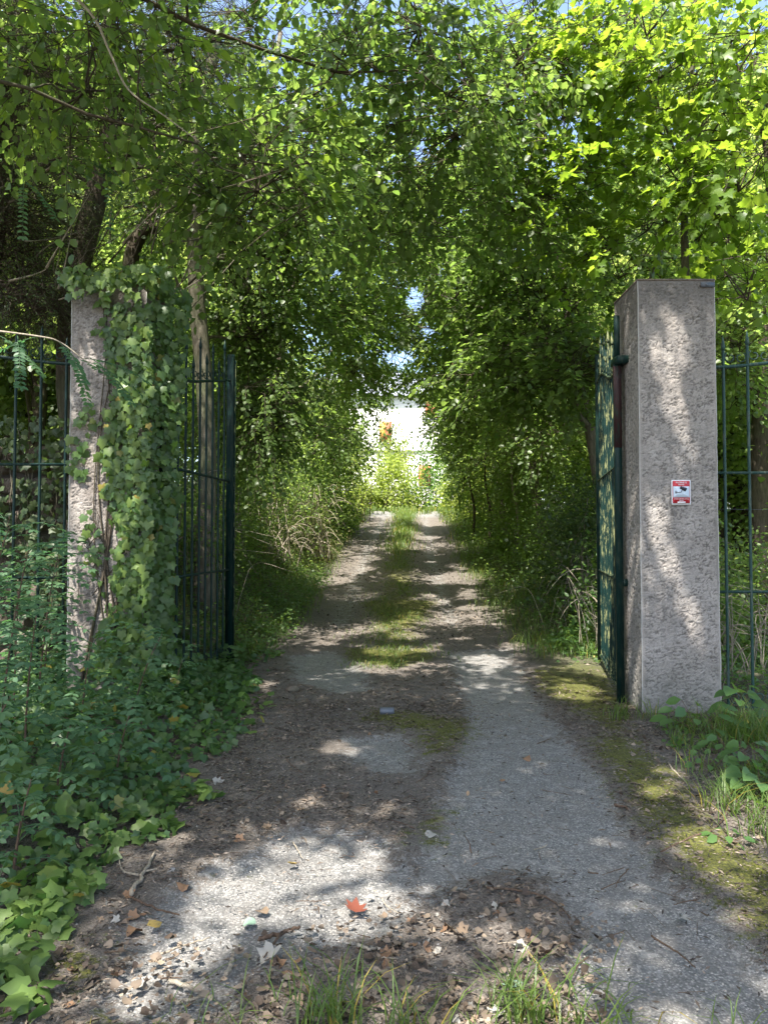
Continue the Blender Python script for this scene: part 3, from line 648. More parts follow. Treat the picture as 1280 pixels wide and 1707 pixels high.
for _ in range(75):
    x_, y_ = g_.uniform(350, 1050), g_.uniform(60, 850)
    if x_ < 760 or y_ < 640: lit(x_, y_, g_.uniform(.3, .8), g_.uniform(10.5, 22))
for a in [(1130, 560, .11), (1118, 625, .12), (1135, 700, .11), (1155, 750, .07), (1098, 855, .10), (1112, 915, .12), (1135, 985, .12), (1160, 1045, .11), (1088, 600, .07), (1052, 760, .08), (1056, 900, .07), (1058, 1060, .07)]: lit(*a, YP0)
for a in [(140, 880, .17), (135, 950, .14), (155, 830, .12), (185, 870, .08), (165, 1000, .08), (140, 1080, .08), (185, 790, .07), (240, 870, .09), (210,1010,.08), (255, 560, .14), (225, 690, .10), (270, 640, .08), (200, 520, .08), (235, 760, .08), (260, 480, .12), (215, 930, .09), (260, 1020, .08)]: lit(*a, YP0)
for a in [(1150, 150, 1.0), (1000, 300, .8), (950, 120, .7), (1080, 420, .4), (1240, 350, .7), (1050, 60, .7), (1180, 330, .5)]: lit(*a, 7.8)
for a in [(1230, 480, .35)]: lit(*a, 7.2)
for a in [(1240, 600, .5), (1225, 820, .4), (1240, 1000, .35)]: lit(*a, 9.5)
for a in [(1015, 900, .25), (1015, 1020, .2), (1015, 760, .2)]: lit(*a, 7.3)
for a in [(40, 1180, .14), (120, 1120, .12), (20, 1060, .1), (90, 1340, .1), (180, 1380, .1), (200, 1260, .07), (60,880,.12)]: lit(*a, 4.6)
LT = np.array([a[0] for a in LIT]); LR = np.array([a[1] for a in LIT])
def sunkeep(P):
    k = np.ones(len(P), bool)
    for t, r in zip(LT, LR):
        q = P - t; al = q @ SUN; pd = np.linalg.norm(q - al[:, None] * SUN, axis=1)
        k &= ~((al > max(.6, r * 1.6)) & (pd < r * (0.8 + 0.35 * rng.random(len(P)))))
    return k
HOLE = [(606, 850), (600, 815), (630, 778), (634, 730), (655, 690), (668, 664), (700, 664), (706, 700), (700, 722), (722, 745), (738, 768), (736, 800), (737, 862), (790, 875), (600, 880)]
SKYH = [(666, 594, 24, 12), (692, 498, 13, 20), (712, 548, 12, 10), (640, 400, 9, 7), (735, 455, 9, 9), (610, 130, 8, 7), (655, 300, 7, 10), (505, 215, 8, 6), (770, 345, 8, 8), (960, 400, 12, 8), (1015, 500, 8, 8), (945 / 2 + 2, 55, 20, 16), (1037, 436, 22, 18), (1225, 735, 30, 42), (745, 210, 10, 12), (700, 255, 12, 18), (760, 130, 8, 8), (560, 455, 10, 10), (860, 470, 10, 10), (1245, 300, 22, 14), (1130, 380, 12, 20), (225, 345, 12, 10)]
def viewkeep(P):
    px, py, z = proj(P); k = (np.linalg.norm(P - CAM, axis=1) > 2.6) & ~((z < 3.6) & (z > 0) & (px > -150) & (px < 1430) & (py > -150) & (py < 1850))
    inf = (z > 0) & (z < 45)
    jx = px + 14 * (rng.random(len(P)) - .5); jy = py + 14 * (rng.random(len(P)) - .5)
    k &= ~(inf & inpoly(jx, jy, HOLE) & (rng.random(len(P)) < np.where(py > 775, 0.95, 0.60)))
    for (a, b, rx, ry) in SKYH: k &= ~(inf & (((jx - a) / rx) ** 2 + ((jy - b) / ry) ** 2 < 1) & (rng.random(len(P)) < 0.95))
    return k
def sprays(P, D, L, nl, size, flat=0.35, droop=0.35, wild=0.5, petiole=.4):
    """leaves along twigs: two rows, held roughly level and drooping"""
    n = len(P); D = nrm(D); t = (np.arange(nl) + .6) / nl; L = np.broadcast_to(L, (n,))
    side = nrm(np.cross(D, UP) + 1e-4); up = np.cross(side, D)
    pos = P[:, None] + D[:, None] * (L[:, None, None] * t[None, :, None]) - UP * (droop * L[:, None, None] * t[None, :, None] ** 2)
    sg = np.where(np.arange(nl) % 2 == 0, 1, -1)[None, :, None]
    ld = 0.55 * D[:, None] + 0.8 * sg * side[:, None] - UP * 0.45 * droop * 2 + wild * rng.standard_normal((n, nl, 3)) * .6
    nn_ = up[:, None] * 1.0 + flat * rng.standard_normal((n, nl, 3)) + UP * .3
    ld = nrm(ld).reshape(-1, 3); pos = (pos.reshape(-1, 3) + ld * size * petiole)
    S = size * (0.65 + 0.6 * rng.random(n * nl))
    return pos, ld, nn_.reshape(-1, 3), S
DENS = .76
class Tree:
    def __init__(s, name, label, cat, base, group=None):
        s.root = thing(name, label, cat, base, group); s.off = np.array(base, float); s.pts = []; s.prad = []; s.tw = MB(); s.LP = []; s.base = s.off
    def trunk(s, pts, r0, r1, mat, n=9, nm='trunk'):
        P = curve(pts, 26); P += 0.25 * r0 * np.stack([vn(P[:, 2] * 2.2, P[:, 2] * 0 + k, 50 + k) - .5 for k in (1, 2, 3)], -1)
        t = np.linspace(0, 1, 26); rad = r0 + (r1 - r0) * t; rad = rad * (1 + 0.12 * (vn(t * 14, t * 0, 9) - .5)); rad[0] *= 1.35; rad[1] *= 1.15
        m = MB().add(*tube(P, rad, n)); m.build(nm, mat, s.root, smooth=True, off=s.off)
        s.pts.append(P[8:]); s.prad.append(rad[8:]); s.tm = mat; return P
    def limb(s, c, r0, start=None, sag=0.25, nm='limb', r1=0.012):
        A = np.concatenate(s.pts); AR = np.concatenate(s.prad); c = np.asarray(c, float)
        if start is not None: r0 = min(r0, AR[np.argmin(np.linalg.norm(A - np.asarray(start, float), axis=1))] * .85)
        if start is None:
            d = np.linalg.norm(A - c, axis=1) + 0.8 * np.abs(A[:, 2] - (c[2] - 0.55 * np.hypot(*(A[:, :2] - c[:2]).T)))
            start = A[np.argmin(d)]; r0 = min(r0, AR[np.argmin(d)] * .75)
        h = np.linalg.norm(c - start); mid = (start + c) / 2 + UP * sag * h * .5 + 0.10 * h * rng.standard_normal(3)
        P = bez(start, mid, c, 12); tt = np.linspace(0, 1, 12); P = P + (0.10 * h * np.stack([vn(tt * 3.5, tt * 0 + rng.integers(99), k) - .5 for k in (1, 2, 3)], -1) + 0.006 * h * rng.standard_normal((12, 3))) * np.sin(tt * math.pi)[:, None]
        r1 = min(r1, r0 * .35); r0 = max(r0, .006); lr = r0 + (r1 - r0) * np.linspace(0, 1, 12) ** .8; m = MB().add(*tube(P, lr, 6)); m.build(nm, s.tm, s.root, smooth=True, off=s.off)
        s.pts.append(P[2:]); s.prad.append(lr[2:]); return P
    def lobe(s, c, rad, na, m=9, spread=.38, limb=.05, keep=None, L=.42, nl=12, size=.085, droop=.35, wild=.5, flat=.4, tw=True, surf=.45):
        na = int(na * DENS)
        c = np.asarray(c, float); rad = np.asarray(rad, float)
        if limb: s.limb(c - UP * rad[2] * .3, limb)
        A = np.concatenate(s.pts)
        u = rv(na) * (rng.random(na) ** surf)[:, None]; an = c + u * rad
        d2 = ((an[:, None] - A[None]) ** 2).sum(-1); pr = A[d2.argmin(1)]
        mid = (an + pr) / 2 + UP * 0.08 * np.linalg.norm(an - pr, axis=1)[:, None] + 0.06 * rng.standard_normal(an.shape)
        ddir = nrm(an - pr)
        P = np.repeat(an, m, 0) + rng.standard_normal((na * m, 3)) * spread * np.array([1, 1, .55]); pa = np.repeat((an + mid) / 2, m, 0)
        D = nrm(0.7 * nrm(P - pa) + 0.45 * np.repeat(ddir, m, 0) + np.array([0, 0, -.25]) + 0.35 * rng.standard_normal(P.shape))
        k = viewkeep(P) & viewkeep(P + D * L * .6)
        if keep is not None: k &= keep(P) & keep(P + D * L * .5)
        ka = np.ones(na, bool) if keep is None else keep(an) & keep(mid) & keep((an + mid) / 2) & keep((mid + pr) / 2)
        P, D, pa = P[k], D[k], pa[k]
        if tw:
            V, F = prisms(pr[ka], mid[ka], .011, .008); s.tw.add(V, F); V, F = prisms(mid[ka], an[ka], .008, .005); s.tw.add(V, F)
            V, F = prisms(np.repeat(an, m, 0)[k], P, .0045, .0035); s.tw.add(V, F)
            if c[1] > 10:
                V, F = prisms(P, P + D * L - UP * droop * L, .003, .001); s.tw.add(V, F)
            else: V, F = prisms(P, P + D * L * .55 - UP * droop * L * .25, .0032, .002); s.tw.add(V, F)
            if c[1] <= 10: V, F = prisms(P + D * L * .55 - UP * droop * L * .25, P + D * L - UP * droop * L, .002, .001); s.tw.add(V, F)
        q = sprays(P, D, L * (0.7 + .5 * rng.random(len(P))), nl, size, flat, droop, wild)
        kk = viewkeep(q[0])
        if keep is not None: kk &= keep(q[0])
        s.LP.append([a[kk] for a in q])
    def finish(s, T, mat, nobj=0, omat=None, key=None, straps=0, crown='crown', Thi=None):
        P, D, N, S = [np.concatenate([a[i] for a in s.LP]) for i in range(4)]
        if s.tw.n: s.tw.build('twigs', M['bark_dark'], s.root, kind='stuff', off=s.off)
        r = rng.random(len(P))
        if nobj:
            px, py, z = proj(P); vis = (px > 0) & (px < 1280) & (py > 0) & (py < 1707) & (z > 0)
            sc = np.where(vis, S / np.maximum(z, .1) * (0.9 + .2 * rng.random(len(P))), 0); idx = np.argsort(-sc)[:nobj]
            leaf_objects(Thi or T, key, P[idx], D[idx], N[idx], S[idx], omat, s.root, s.off)
            k = np.ones(len(P), bool); k[idx] = False; P, D, N, S, r = P[k], D[k], N[k], S[k], r[k]
        V, F, rr = leaves(T, P, D, N, S, r); leafobj(crown, V, F, rr, mat, s.root, s.off)
        if straps:
            i = rng.choice(len(P), int(len(P) * straps), False); D2 = nrm(np.array([0, 0, -1.0]) + .7 * rng.standard_normal((len(i), 3)))
            V, F, rr = leaves(T_STRAP, P[i], D2, rv(len(i)), .075 * (0.7 + .6 * rng.random(len(i)))); leafobj('bracts', V, F, rr, M['bract'], s.root, s.off)
        print(s.root.name, 'leaves', len(P))
def g3(x, y, dz=-0.05): return np.array([x, y, float(H(x, y)) + dz])
M['yellow_o'] = leafmat('sunny_leaf_single', (0.06, 0.12, 0.015), (0.10, 0.16, 0.02), (0.28, 0.45, 0.03), (0.44, 0.57, 0.06), 0.52, objrnd=True, vein=True)
M['lime_o'] = leafmat('lime_leaf_single', (0.050, 0.095, 0.026), (0.085, 0.145, 0.035), (0.24, 0.38, 0.035), (0.42, 0.55, 0.06), 0.52, objrnd=True)

# ------------------------------------------------------------------ A: big lime overhanging the gateway from the left
b = g3(-5.0, 3.4); t = Tree('lime_tree', 'big lime tree whose long drooping boughs hang over the gateway, pale bracts among the leaves', 'tree', b)
t.trunk([b, b + [.1, .1, 3], b + [.4, .3, 6], b + [.9, .6, 9.5]], .26, .12, M['bark_dark'])
t.limb(at(560, 120, 6.6), .040, b + np.array([.3, .25, 4.6]), .2); t.limb(at(330, 240, 5.6), .03, b + np.array([.3, .2, 4.2]), .3, r1=.008)
t.limb(at(900, 200, 7.6), .026, at(560, 120, 6.6), .1); t.limb(at(700, 20, 7), .035, b + np.array([.4, .3, 6]), .1)
for (a, rr, na) in [((300, 50, 6.6), (1.1, 1, .6), 34), ((540, 110, 6.8), (1.1, 1.1, .7), 44), ((430, 290, 6.4), (.75, .7, .5), 30), ((760, 190, 7.6), (1.1, 1.1, .75), 44), ((600, 340, 8), (1.0, .9, .55), 36),
                    ((700, 20, 7.2), (1.2, 1, .6), 38), ((870, 70, 8.2), (1.0, 1, .8), 34), ((150, 120, 5.8), (.8, .8, .5), 22), ((860, 330, 8.6), (.9, .9, .6), 26)]:
    t.lobe(at(*a), rr, na, 8, .30, .03, sunkeep, .40, 12, .078, .55, .6)
for (c, rr, na) in [((-2.6, .6, 7.2), (2.2, 1.6, 1.0), 60), ((-.4, .4, 7.6), (1.8, 1.4, .9), 60), ((.3, 1.7, 7.9), (1.3, 1.2, .7), 36), ((-1.6, 2.2, 7.0), (1.8, 1.2, .8), 70), ((-3.2, 1.6, 7.0), (2.2, 1.8, 1.0), 60), ((-1.2, 3.2, 7.4), (2.2, 2.0, 1.0), 95), ((-2.8, 4.6, 7.6), (2.0, 1.6, 1.0), 60), ((.6, 1.2, 7.6), (2.0, 1.8, 1.0), 75), ((-4.6, 6.2, 7.2), (1.6, 1.6, 1.2), 40), ((-1.5, -.8, 7.5), (1.8, 1.2, .9), 45), ((-1.0, 6.0, 8.6), (2.2, 1.8, 1.0), 55)]:
    t.lobe(c, rr, na, 9, .42, .035, sunkeep, .45, 10, .10, .3, .5, tw=True)
t.finish(T_LOW, M['lime'], 300, M['lime_o'], 'lime', .10, Thi=T_HEART)
# right-hand tree outside the frame whose crown also roofs the gateway
b = g3(5.6, 3.0); t = Tree('lime_tree', 'lime tree to the right of the gateway whose crown roofs the right pillar', 'tree', b)
t.trunk([b, b + [-.1, .1, 3], b + [-.3, .3, 6], b + [-.8, .6, 9]], .22, .1, M['bark_grey'])
for (c, rr, na) in [((3.6, 2.2, 7.2), (1.7, 1.8, 1.0), 50), ((2.2, 4.4, 8.0), (1.8, 1.6, .9), 50), ((1.3, 3.2, 7.9), (.9, .9, .6), 80), ((1.5, 2.6, 6.9), (.9, .8, .5), 70), ((4.6, 4.8, 7.6), (1.6, 1.6, 1.0), 34), ((1.6, .4, 7.8), (1.6, 1.4, .9), 40)]:
    t.lobe(c, rr, na, 9, .42, .06, sunkeep, .45, 10, .10, .3, .5)
t.finish(T_LOW, M['lime'])

# ------------------------------------------------------------------ B: dark fine-leaved trees behind the left pillar
KW = dict(m=17, spread=.30, keep=None, L=.30, nl=13, size=.042, droop=.7, wild=.7, flat=.7)
def dark_tree(label, trunkpts, r0, r1, lobes, mat='bark_dark', group=None, extra=(), leafy=False):
    b = g3(*trunkpts[0][:2]); t = Tree('evergreen_tree', label, 'tree', b)
    t.trunk([b] + [np.array(p) for p in trunkpts[1:]], r0, r1, M[mat])
    for e in extra: t.limb(e[1], e[2], np.array(e[0]), .2)
    for c, rr, na in lobes: t.lobe(c, rr, int(na * (1.5 if leafy else 2.1)), limb=.035, **(dict(KW, m=10, size=.07, nl=11, L=.36, wild=.5) if leafy else KW))
    t.finish(T_LOW if leafy else T_NARROW, M['lime' if leafy else 'yew']); return t
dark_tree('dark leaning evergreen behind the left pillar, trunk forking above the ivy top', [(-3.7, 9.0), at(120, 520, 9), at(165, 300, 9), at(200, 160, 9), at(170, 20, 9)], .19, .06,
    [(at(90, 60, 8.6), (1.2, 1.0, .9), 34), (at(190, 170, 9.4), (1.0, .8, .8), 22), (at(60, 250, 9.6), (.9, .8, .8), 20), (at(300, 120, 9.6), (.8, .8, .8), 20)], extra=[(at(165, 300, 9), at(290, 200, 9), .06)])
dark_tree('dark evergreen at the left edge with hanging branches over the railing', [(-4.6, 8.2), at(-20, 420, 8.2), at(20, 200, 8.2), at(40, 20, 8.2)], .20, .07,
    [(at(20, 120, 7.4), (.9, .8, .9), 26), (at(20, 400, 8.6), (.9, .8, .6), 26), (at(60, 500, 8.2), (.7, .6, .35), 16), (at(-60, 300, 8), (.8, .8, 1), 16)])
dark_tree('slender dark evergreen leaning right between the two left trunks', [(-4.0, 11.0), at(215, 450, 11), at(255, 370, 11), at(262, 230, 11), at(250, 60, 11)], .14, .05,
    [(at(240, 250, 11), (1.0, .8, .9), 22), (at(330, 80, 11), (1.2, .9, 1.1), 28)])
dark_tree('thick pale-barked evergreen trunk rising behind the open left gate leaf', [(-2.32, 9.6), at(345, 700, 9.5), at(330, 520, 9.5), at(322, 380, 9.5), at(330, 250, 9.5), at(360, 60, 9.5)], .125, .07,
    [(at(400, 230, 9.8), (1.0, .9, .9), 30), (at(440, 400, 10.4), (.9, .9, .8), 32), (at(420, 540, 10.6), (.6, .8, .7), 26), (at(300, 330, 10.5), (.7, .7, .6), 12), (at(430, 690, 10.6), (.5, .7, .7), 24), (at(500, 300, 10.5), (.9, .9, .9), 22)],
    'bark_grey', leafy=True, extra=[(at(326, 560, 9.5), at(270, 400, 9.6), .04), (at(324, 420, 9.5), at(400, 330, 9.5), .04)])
# ------------------------------------------------------------------ C: sunlit yellow-green tree behind the right pillar
b = g3(3.45, 8.3); t = Tree('young_tree', 'young broad-leaved tree glowing yellow-green in sun above the right pillar', 'tree', b)
t.trunk([b, at(1142, 470, 8.2), at(1140, 330, 8.2), at(1150, 180, 8), at(1160, -60, 8)], .050, .022, M['bark_grey'])
t.limb(at(1060, 20, 7.8), .02, at(1141, 420, 8.2), -.1, r1=.006, nm='stem'); t.limb(at(1235, 30, 7.4), .022, at(1141, 380, 8.2), -.1, r1=.006, nm='stem'); t.limb(at(1095, 300, 8.4), .024, b + UP * 1.2, .05, nm='stem')
for (a, rr, na) in [((1150, 120, 7.7), (.75, .6, .6), 26), ((1060, 60, 7.9), (.6, .6, .55), 20), ((1000, 290, 8.2), (.6, .6, .3), 15), ((1130, 290, 7.8), (.6, .5, .3), 16), ((1230, 300, 7.2), (.4, .5, .4), 15),
                    ((1230, 90, 7.2), (.45, .5, .55), 16), ((1245, 480, 7.2), (.35, .4, .4), 14), ((1080, 370, 8.2), (.5, .5, .3), 10), ((940, 180, 8.4), (.5, .5, .4), 12), ((1010, 150, 8.2), (.5, .5, .4), 12), ((1180, 220, 7.6), (.5, .5, .3), 12), ((970, 50, 8.2), (.6, .5, .5), 18), ((930, 280, 8.6), (.5, .5, .3), 12), ((1020, 400, 8.4), (.5, .5, .3), 12), ((1170, 400, 8.0), (.5, .4, .3), 12)]:
    t.lobe(at(*a), rr, int(na * .75), 5, .24, .014, None, .34, 8, .100, .35, .5, .55)
t.finish(T_MAPLE, M['yellowgreen'], 300, M['yellow_o'], 'yel')
# ------------------------------------------------------------------ D/E: trees lining the drive
def lane(label, x, y, lobes, r=.10, kind='maple', lean=0.0, h=9, size=.095, bark='bark_grey', T=T_LOW, name='field_maple', nl=11, m=9):
    b = g3(x, y); t = Tree(name, label, 'tree', b)
    t.trunk([b, b + [lean * .25, 0, h * .3], b + [lean * .6, .1, h * .6], b + [lean, 0, h]], r, r * .35, M[bark])
    for c, rr, na in lobes: t.lobe(c, rr, na, m, .40, r * .45, sunkeep, .45, nl, size, .35, .55)
    t.finish(T, M[kind]); return t
lane('leaning tree on the left bank with crown arching over the drive', -3.0, 12.6, [(at(440, 660, 12.5), (.6, 1.0, .9), 26), (at(500, 330, 12), (1.5, 1.4, 1.2), 44), (at(540, 500, 12.5), (1.0, 1.2, .9), 40), (at(610, 250, 12), (1.5, 1.4, 1.0), 46), (at(460, 120, 12), (1.8, 1.4, 1.4), 44), (at(560, 30, 12), (1.8, 1.4, 1.4), 34), ((.2, 10.5, 9.0), (2, 2, 1), 60), ((-1.8, 12, 4.6), (.9, 1.2, 1.2), 36)], .12, 'lime', 1.2)
lane('tall tree on the left bank with light dappled leaves beside the arch opening', -3.0, 17, [(at(650, 560, 17), (.9, 1.4, .6), 26), (at(520, 560, 16), (1.2, 1.6, 1.3), 50), (at(600, 470, 16.5), (1.4, 1.6, 1.2), 50), (at(470, 440, 16), (1.8, 1.6, 1.6), 44), (at(590, 610, 17), (.7, 1.5, .7), 26), ((.2, 15.5, 8.6), (2.2, 2, 1.1), 60), (at(600, 330, 17), (2, 1.8, 1.5), 50)], .13, 'maple', 1.4)
lane('tree on the left of the drive nearest the bright opening', -2.4, 23, [(at(665, 625, 24), (1.2, 2, .45), 20), (at(690, 560, 22), (1.4, 1.6, .8), 34), (at(560, 700, 22), (1.2, 2, 1.6), 40), (at(585, 760, 25), (.9, 2, 1.3), 26), (at(650, 700, 26), (.7, 1.5, 1.6), 22), (at(560, 640, 22), (1.2, 2, 1.3), 40), (at(620, 520, 23), (1.6, 2, 1.2), 44), (at(560, 480, 23), (2, 2, 2), 50), ((.5, 21, 10), (2.4, 2.4, 1.2), 50)], .12, 'maple', 1.4, size=.10)
lane('broad tree right of the drive whose layered boughs reach towards the arch', 3.6, 11.6, [(at(720, 470, 12), (1.1, 1, .6), 26), (at(700, 400, 13), (1.3, 1.2, .8), 30), (at(900, 470, 11), (1.4, 1.2, .9), 50), (at(960, 330, 11.5), (1.4, 1.2, 1.0), 48), (at(860, 610, 11.5), (1.1, 1.2, .5), 36), (at(800, 380, 11), (1.2, 1.2, .7), 40), (at(960, 600, 10.5), (.8, 1, .7), 34), (at(720, 300, 11.5), (1.3, 1.2, .8), 38), (at(880, 150, 11.5), (1.6, 1.4, 1.3), 50), ((1.8, 10, 8.8), (2, 2, 1), 60), (at(1060, 420, 11), (1, 1.2, .9), 26)], .11, 'lime', -1.3)
lane('tree right of the drive with a pale trunk and sunlit middle boughs', 3.5, 16, [(at(700, 530, 16), (1.1, 1.4, .7), 34), (at(715, 620, 18), (.6, 1.3, .4), 16), (at(860, 560, 16), (1.5, 1.5, 1.0), 44), (at(800, 660, 16), (.9, 1.4, .8), 34), (at(760, 480, 16), (1.5, 1.5, 1.0), 44), (at(900, 700, 15), (1.2, 1.4, .9), 40), (at(960, 500, 16), (1.7, 1.5, 1.5), 44), (at(820, 330, 16), (2, 1.6, 1.4), 44), ((1.8, 15, 8.8), (2.2, 2, 1.0), 50)], .12, 'maple', -1.4)
lane('slim tree right of the drive close to the bright opening', 3.6, 22, [(at(775, 780, 24), (.8, 2, 1.4), 26), (at(722, 700, 25), (.7, 1.5, 1.4), 22), (at(800, 600, 22), (1.6, 2, 1.4), 44), (at(765, 700, 22), (.9, 1.6, 1.2), 34), (at(840, 760, 20), (1.2, 1.6, .9), 34), (at(760, 500, 22), (1.8, 2, 1.2), 40), ((1.8, 20, 9.6), (2.4, 2.2, 1.2), 44)], .10, 'maple', -1.2, size=.10)
lane('far tree right of the drive with twin bare lower stems', 3.6, 29, [(at(770, 620, 29), (1.6, 2.4, 2), 34), (at(790, 760, 29), (1.4, 2, 1.2), 30), (at(780, 480, 30), (2.6, 2.4, 2), 36)], .10, 'maple', -.8, size=.125)
for x, y, l in ((2.9, 20.5, 'thin dark stem'), (2.75, 23, 'thin crooked stem'), (3.3, 18.5, 'thin pale stem')):
    b = g3(x, y); t_ = Tree('sapling', {20.5: 'thin dark sapling stem among the bushes right of the drive, middle one of three', 23: 'thin crooked sapling stem right of the drive, nearest the bright opening', 18.5: 'thin pale sapling stem right of the drive, farthest right of three'}[y], 'tree', b)
    t_.trunk([b, b + [.05, 0, 1], b + [-.1, 0, 2.2], b + [.1, 0, 4.2]], .05, .02, M['bark_pale' if y == 18.5 else 'bark_dark']); t_.lobe(b + [0, 0, 3.8], (.6, .6, .8), 16, limb=0, nl=10, size=.09); t_.finish(T_LOW, M['maple'])
# dark trunk seen through the right railing
b = g3(6.2, 12.2); t = Tree('field_maple', 'dark-trunked tree behind the right railing with a heavy crooked limb', 'tree', b)
t.trunk([b, at(1262, 820, 12.2), at(1275, 600, 12.2), at(1290, 340, 12), at(1260, 100, 12)], .16, .10, M['bark_dark'])
t.limb(at(1170, 270, 11.6), .08, at(1290, 380, 12), .1); t.limb(at(1120, 310, 11.6), .04, at(1290, 440, 12), .2)
for (a, rr, na) in [((1200, 420, 11.5), (1.1, 1.1, .9), 30), ((1120, 560, 12), (.9, 1, .6), 14), ((1230, 570, 11), (.9, 1, .6), 28), ((1100, 200, 12), (1.5, 1.2, 1.4), 42), ((1250, 150, 12), (1.5, 1.3, 1.5), 40), ((1260, 650, 12.5), (.7, .8, .5), 12), ((1000, 120, 12.5), (1.4, 1.2, 1.4), 36), ((960, 20, 13), (1.6, 1.2, 1.0), 30)]:
    t.lobe(at(*a), rr, na, 9, .38, .05, sunkeep, .42, 11, .09, .35, .55)
t.finish(T_LOW, M['maple'])

# ------------------------------------------------------------------ F: wood behind, shared crowns
def bgtree(seed, H_=13, R_=4.0, n=5200, mat='far', size=.26):
    g = np.random.default_rng(seed); m = MB(); P = curve([(0, 0, 0), (.2, .1, H_ * .35), (-.1, .2, H_ * .8)], 14); m.add(*tube(P, np.linspace(.24, .07, 14), 7))
    tr = mesh_np('trunk', np.concatenate(m.V), np.concatenate(m.F), M['bark_dark'], None, True)
    nc = 46; cc = nrm(g.standard_normal((nc, 3))) * (g.random(nc) ** .5)[:, None] * [R_, R_, H_ * .40] + [0, 0, H_ * .58]
    lm = MB()
    for k in range(0, nc, 3): st = P[np.clip(int(14 * cc[k][2] / H_ * .8), 3, 12)]; lm.add(*tube(bez(st, (st + cc[k]) / 2 + [0, 0, .5], cc[k], 7), np.linspace(.07, .02, 7), 4))
    lb = mesh_np('limbs', np.concatenate(lm.V), np.concatenate(lm.F), M['bark_dark'], None, True)
    ci = g.integers(0, nc, n); Pp = cc[ci] + g.standard_normal((n, 3)) * [.75, .75, .5]
    V, F, r = leaves(T_LOW, Pp, nrm(g.standard_normal((n, 3)) + [0, 0, -.3]), nrm(g.standard_normal((n, 3)) * .6 + [0, 0, 1]), size * (.6 + .7 * g.random(n)))
    return tr, lb, mesh_np('crown', V, F, M[mat], r)
BG = [bgtree(1, 13, 3.6, 9000, 'far', .20), bgtree(2, 10, 3.4, 8000, 'maple', .18), bgtree(3, 15, 4.4, 10000, 'far', .22), bgtree(4, 6.0, 3.0, 9000, 'maple', .16)]
spots = [(-6.5, 13.5, 1, .8), (-8.5, 17, 0, 1), (-6.5, 21, 2, .8), (-9, 26, 0, 1.1), (-6, 29, 1, 1), (-13, 22, 2, 1), (-15, 32, 0, 1.2), (-9, 37, 2, 1.1), (-19, 42, 1, 1.5), (-5.5, 38, 0, .75), (-12, 14, 2, .9),
         (7.5, 15.5, 0, .85), (9.5, 19, 2, .9), (6.8, 20.5, 1, .9), (7.6, 26, 0, 1), (12, 27, 2, 1), (6.6, 33, 1, 1.0), (11, 36, 0, 1.2), (17, 33, 1, 1.3), (22, 42, 2, 1.2), (8.5, 44, 2, 1.0), (5.8, 40, 0, .8), (15, 20, 1, 1.1), (-24, 34, 2, 1.2), (28, 38, 0, 1.3), (-9.5, 9.8, 2, .8),
         (-13, 58, 0, 1.5), (17, 58, 2, 1.5), (-7, 15, 3, .8), (-6.5, 19, 3, .9), (-5.6, 24, 3, .9), (-6, 31, 3, 1), (-12, 27, 3, 1.2), (7, 15.5, 3, .8), (6.2, 18.5, 3, .8), (6.6, 24, 3, .9), (7.5, 30, 3, 1), (12, 22, 3, 1), (13, 30, 3, 1.3), (-3.6, 33, 3, .8), (-4.0, 39, 3, .9), (-5, 45, 3, 1), (-8, 50, 3, 1.2), (5.6, 36, 3, .8), (6.5, 43, 3, 1), (9, 50, 3, 1.3), (14, 46, 3, 1.4), (-14, 46, 3, 1.4), (-5.6, 55, 0, .9), (8.5, 55, 1, 1.2), (-10, 11.5, 3, .8), (8.5, 12.5, 3, .7)]
for i, (x, y, k, s) in enumerate(spots):
    b = g3(x, y); side = 'left' if x < 0 else 'right'
    low = k == 3; r_ = thing('woodland_bush' if low else 'woodland_tree', f'low spreading thicket tree in the wood {side} of the drive' if low else f'leafy tree in the wood {side} of the drive, one of the row behind', 'tree', b, f"{'thicket' if low else 'woodland'} trees behind the {side} side of the drive")
    r_.rotation_euler = (0, 0, i * 2.4); r_.scale = (s, s, s)
    link('trunk', BG[k][0], r_); link('limb', BG[k][1], r_); link('crown', BG[k][2], r_, 'stuff')
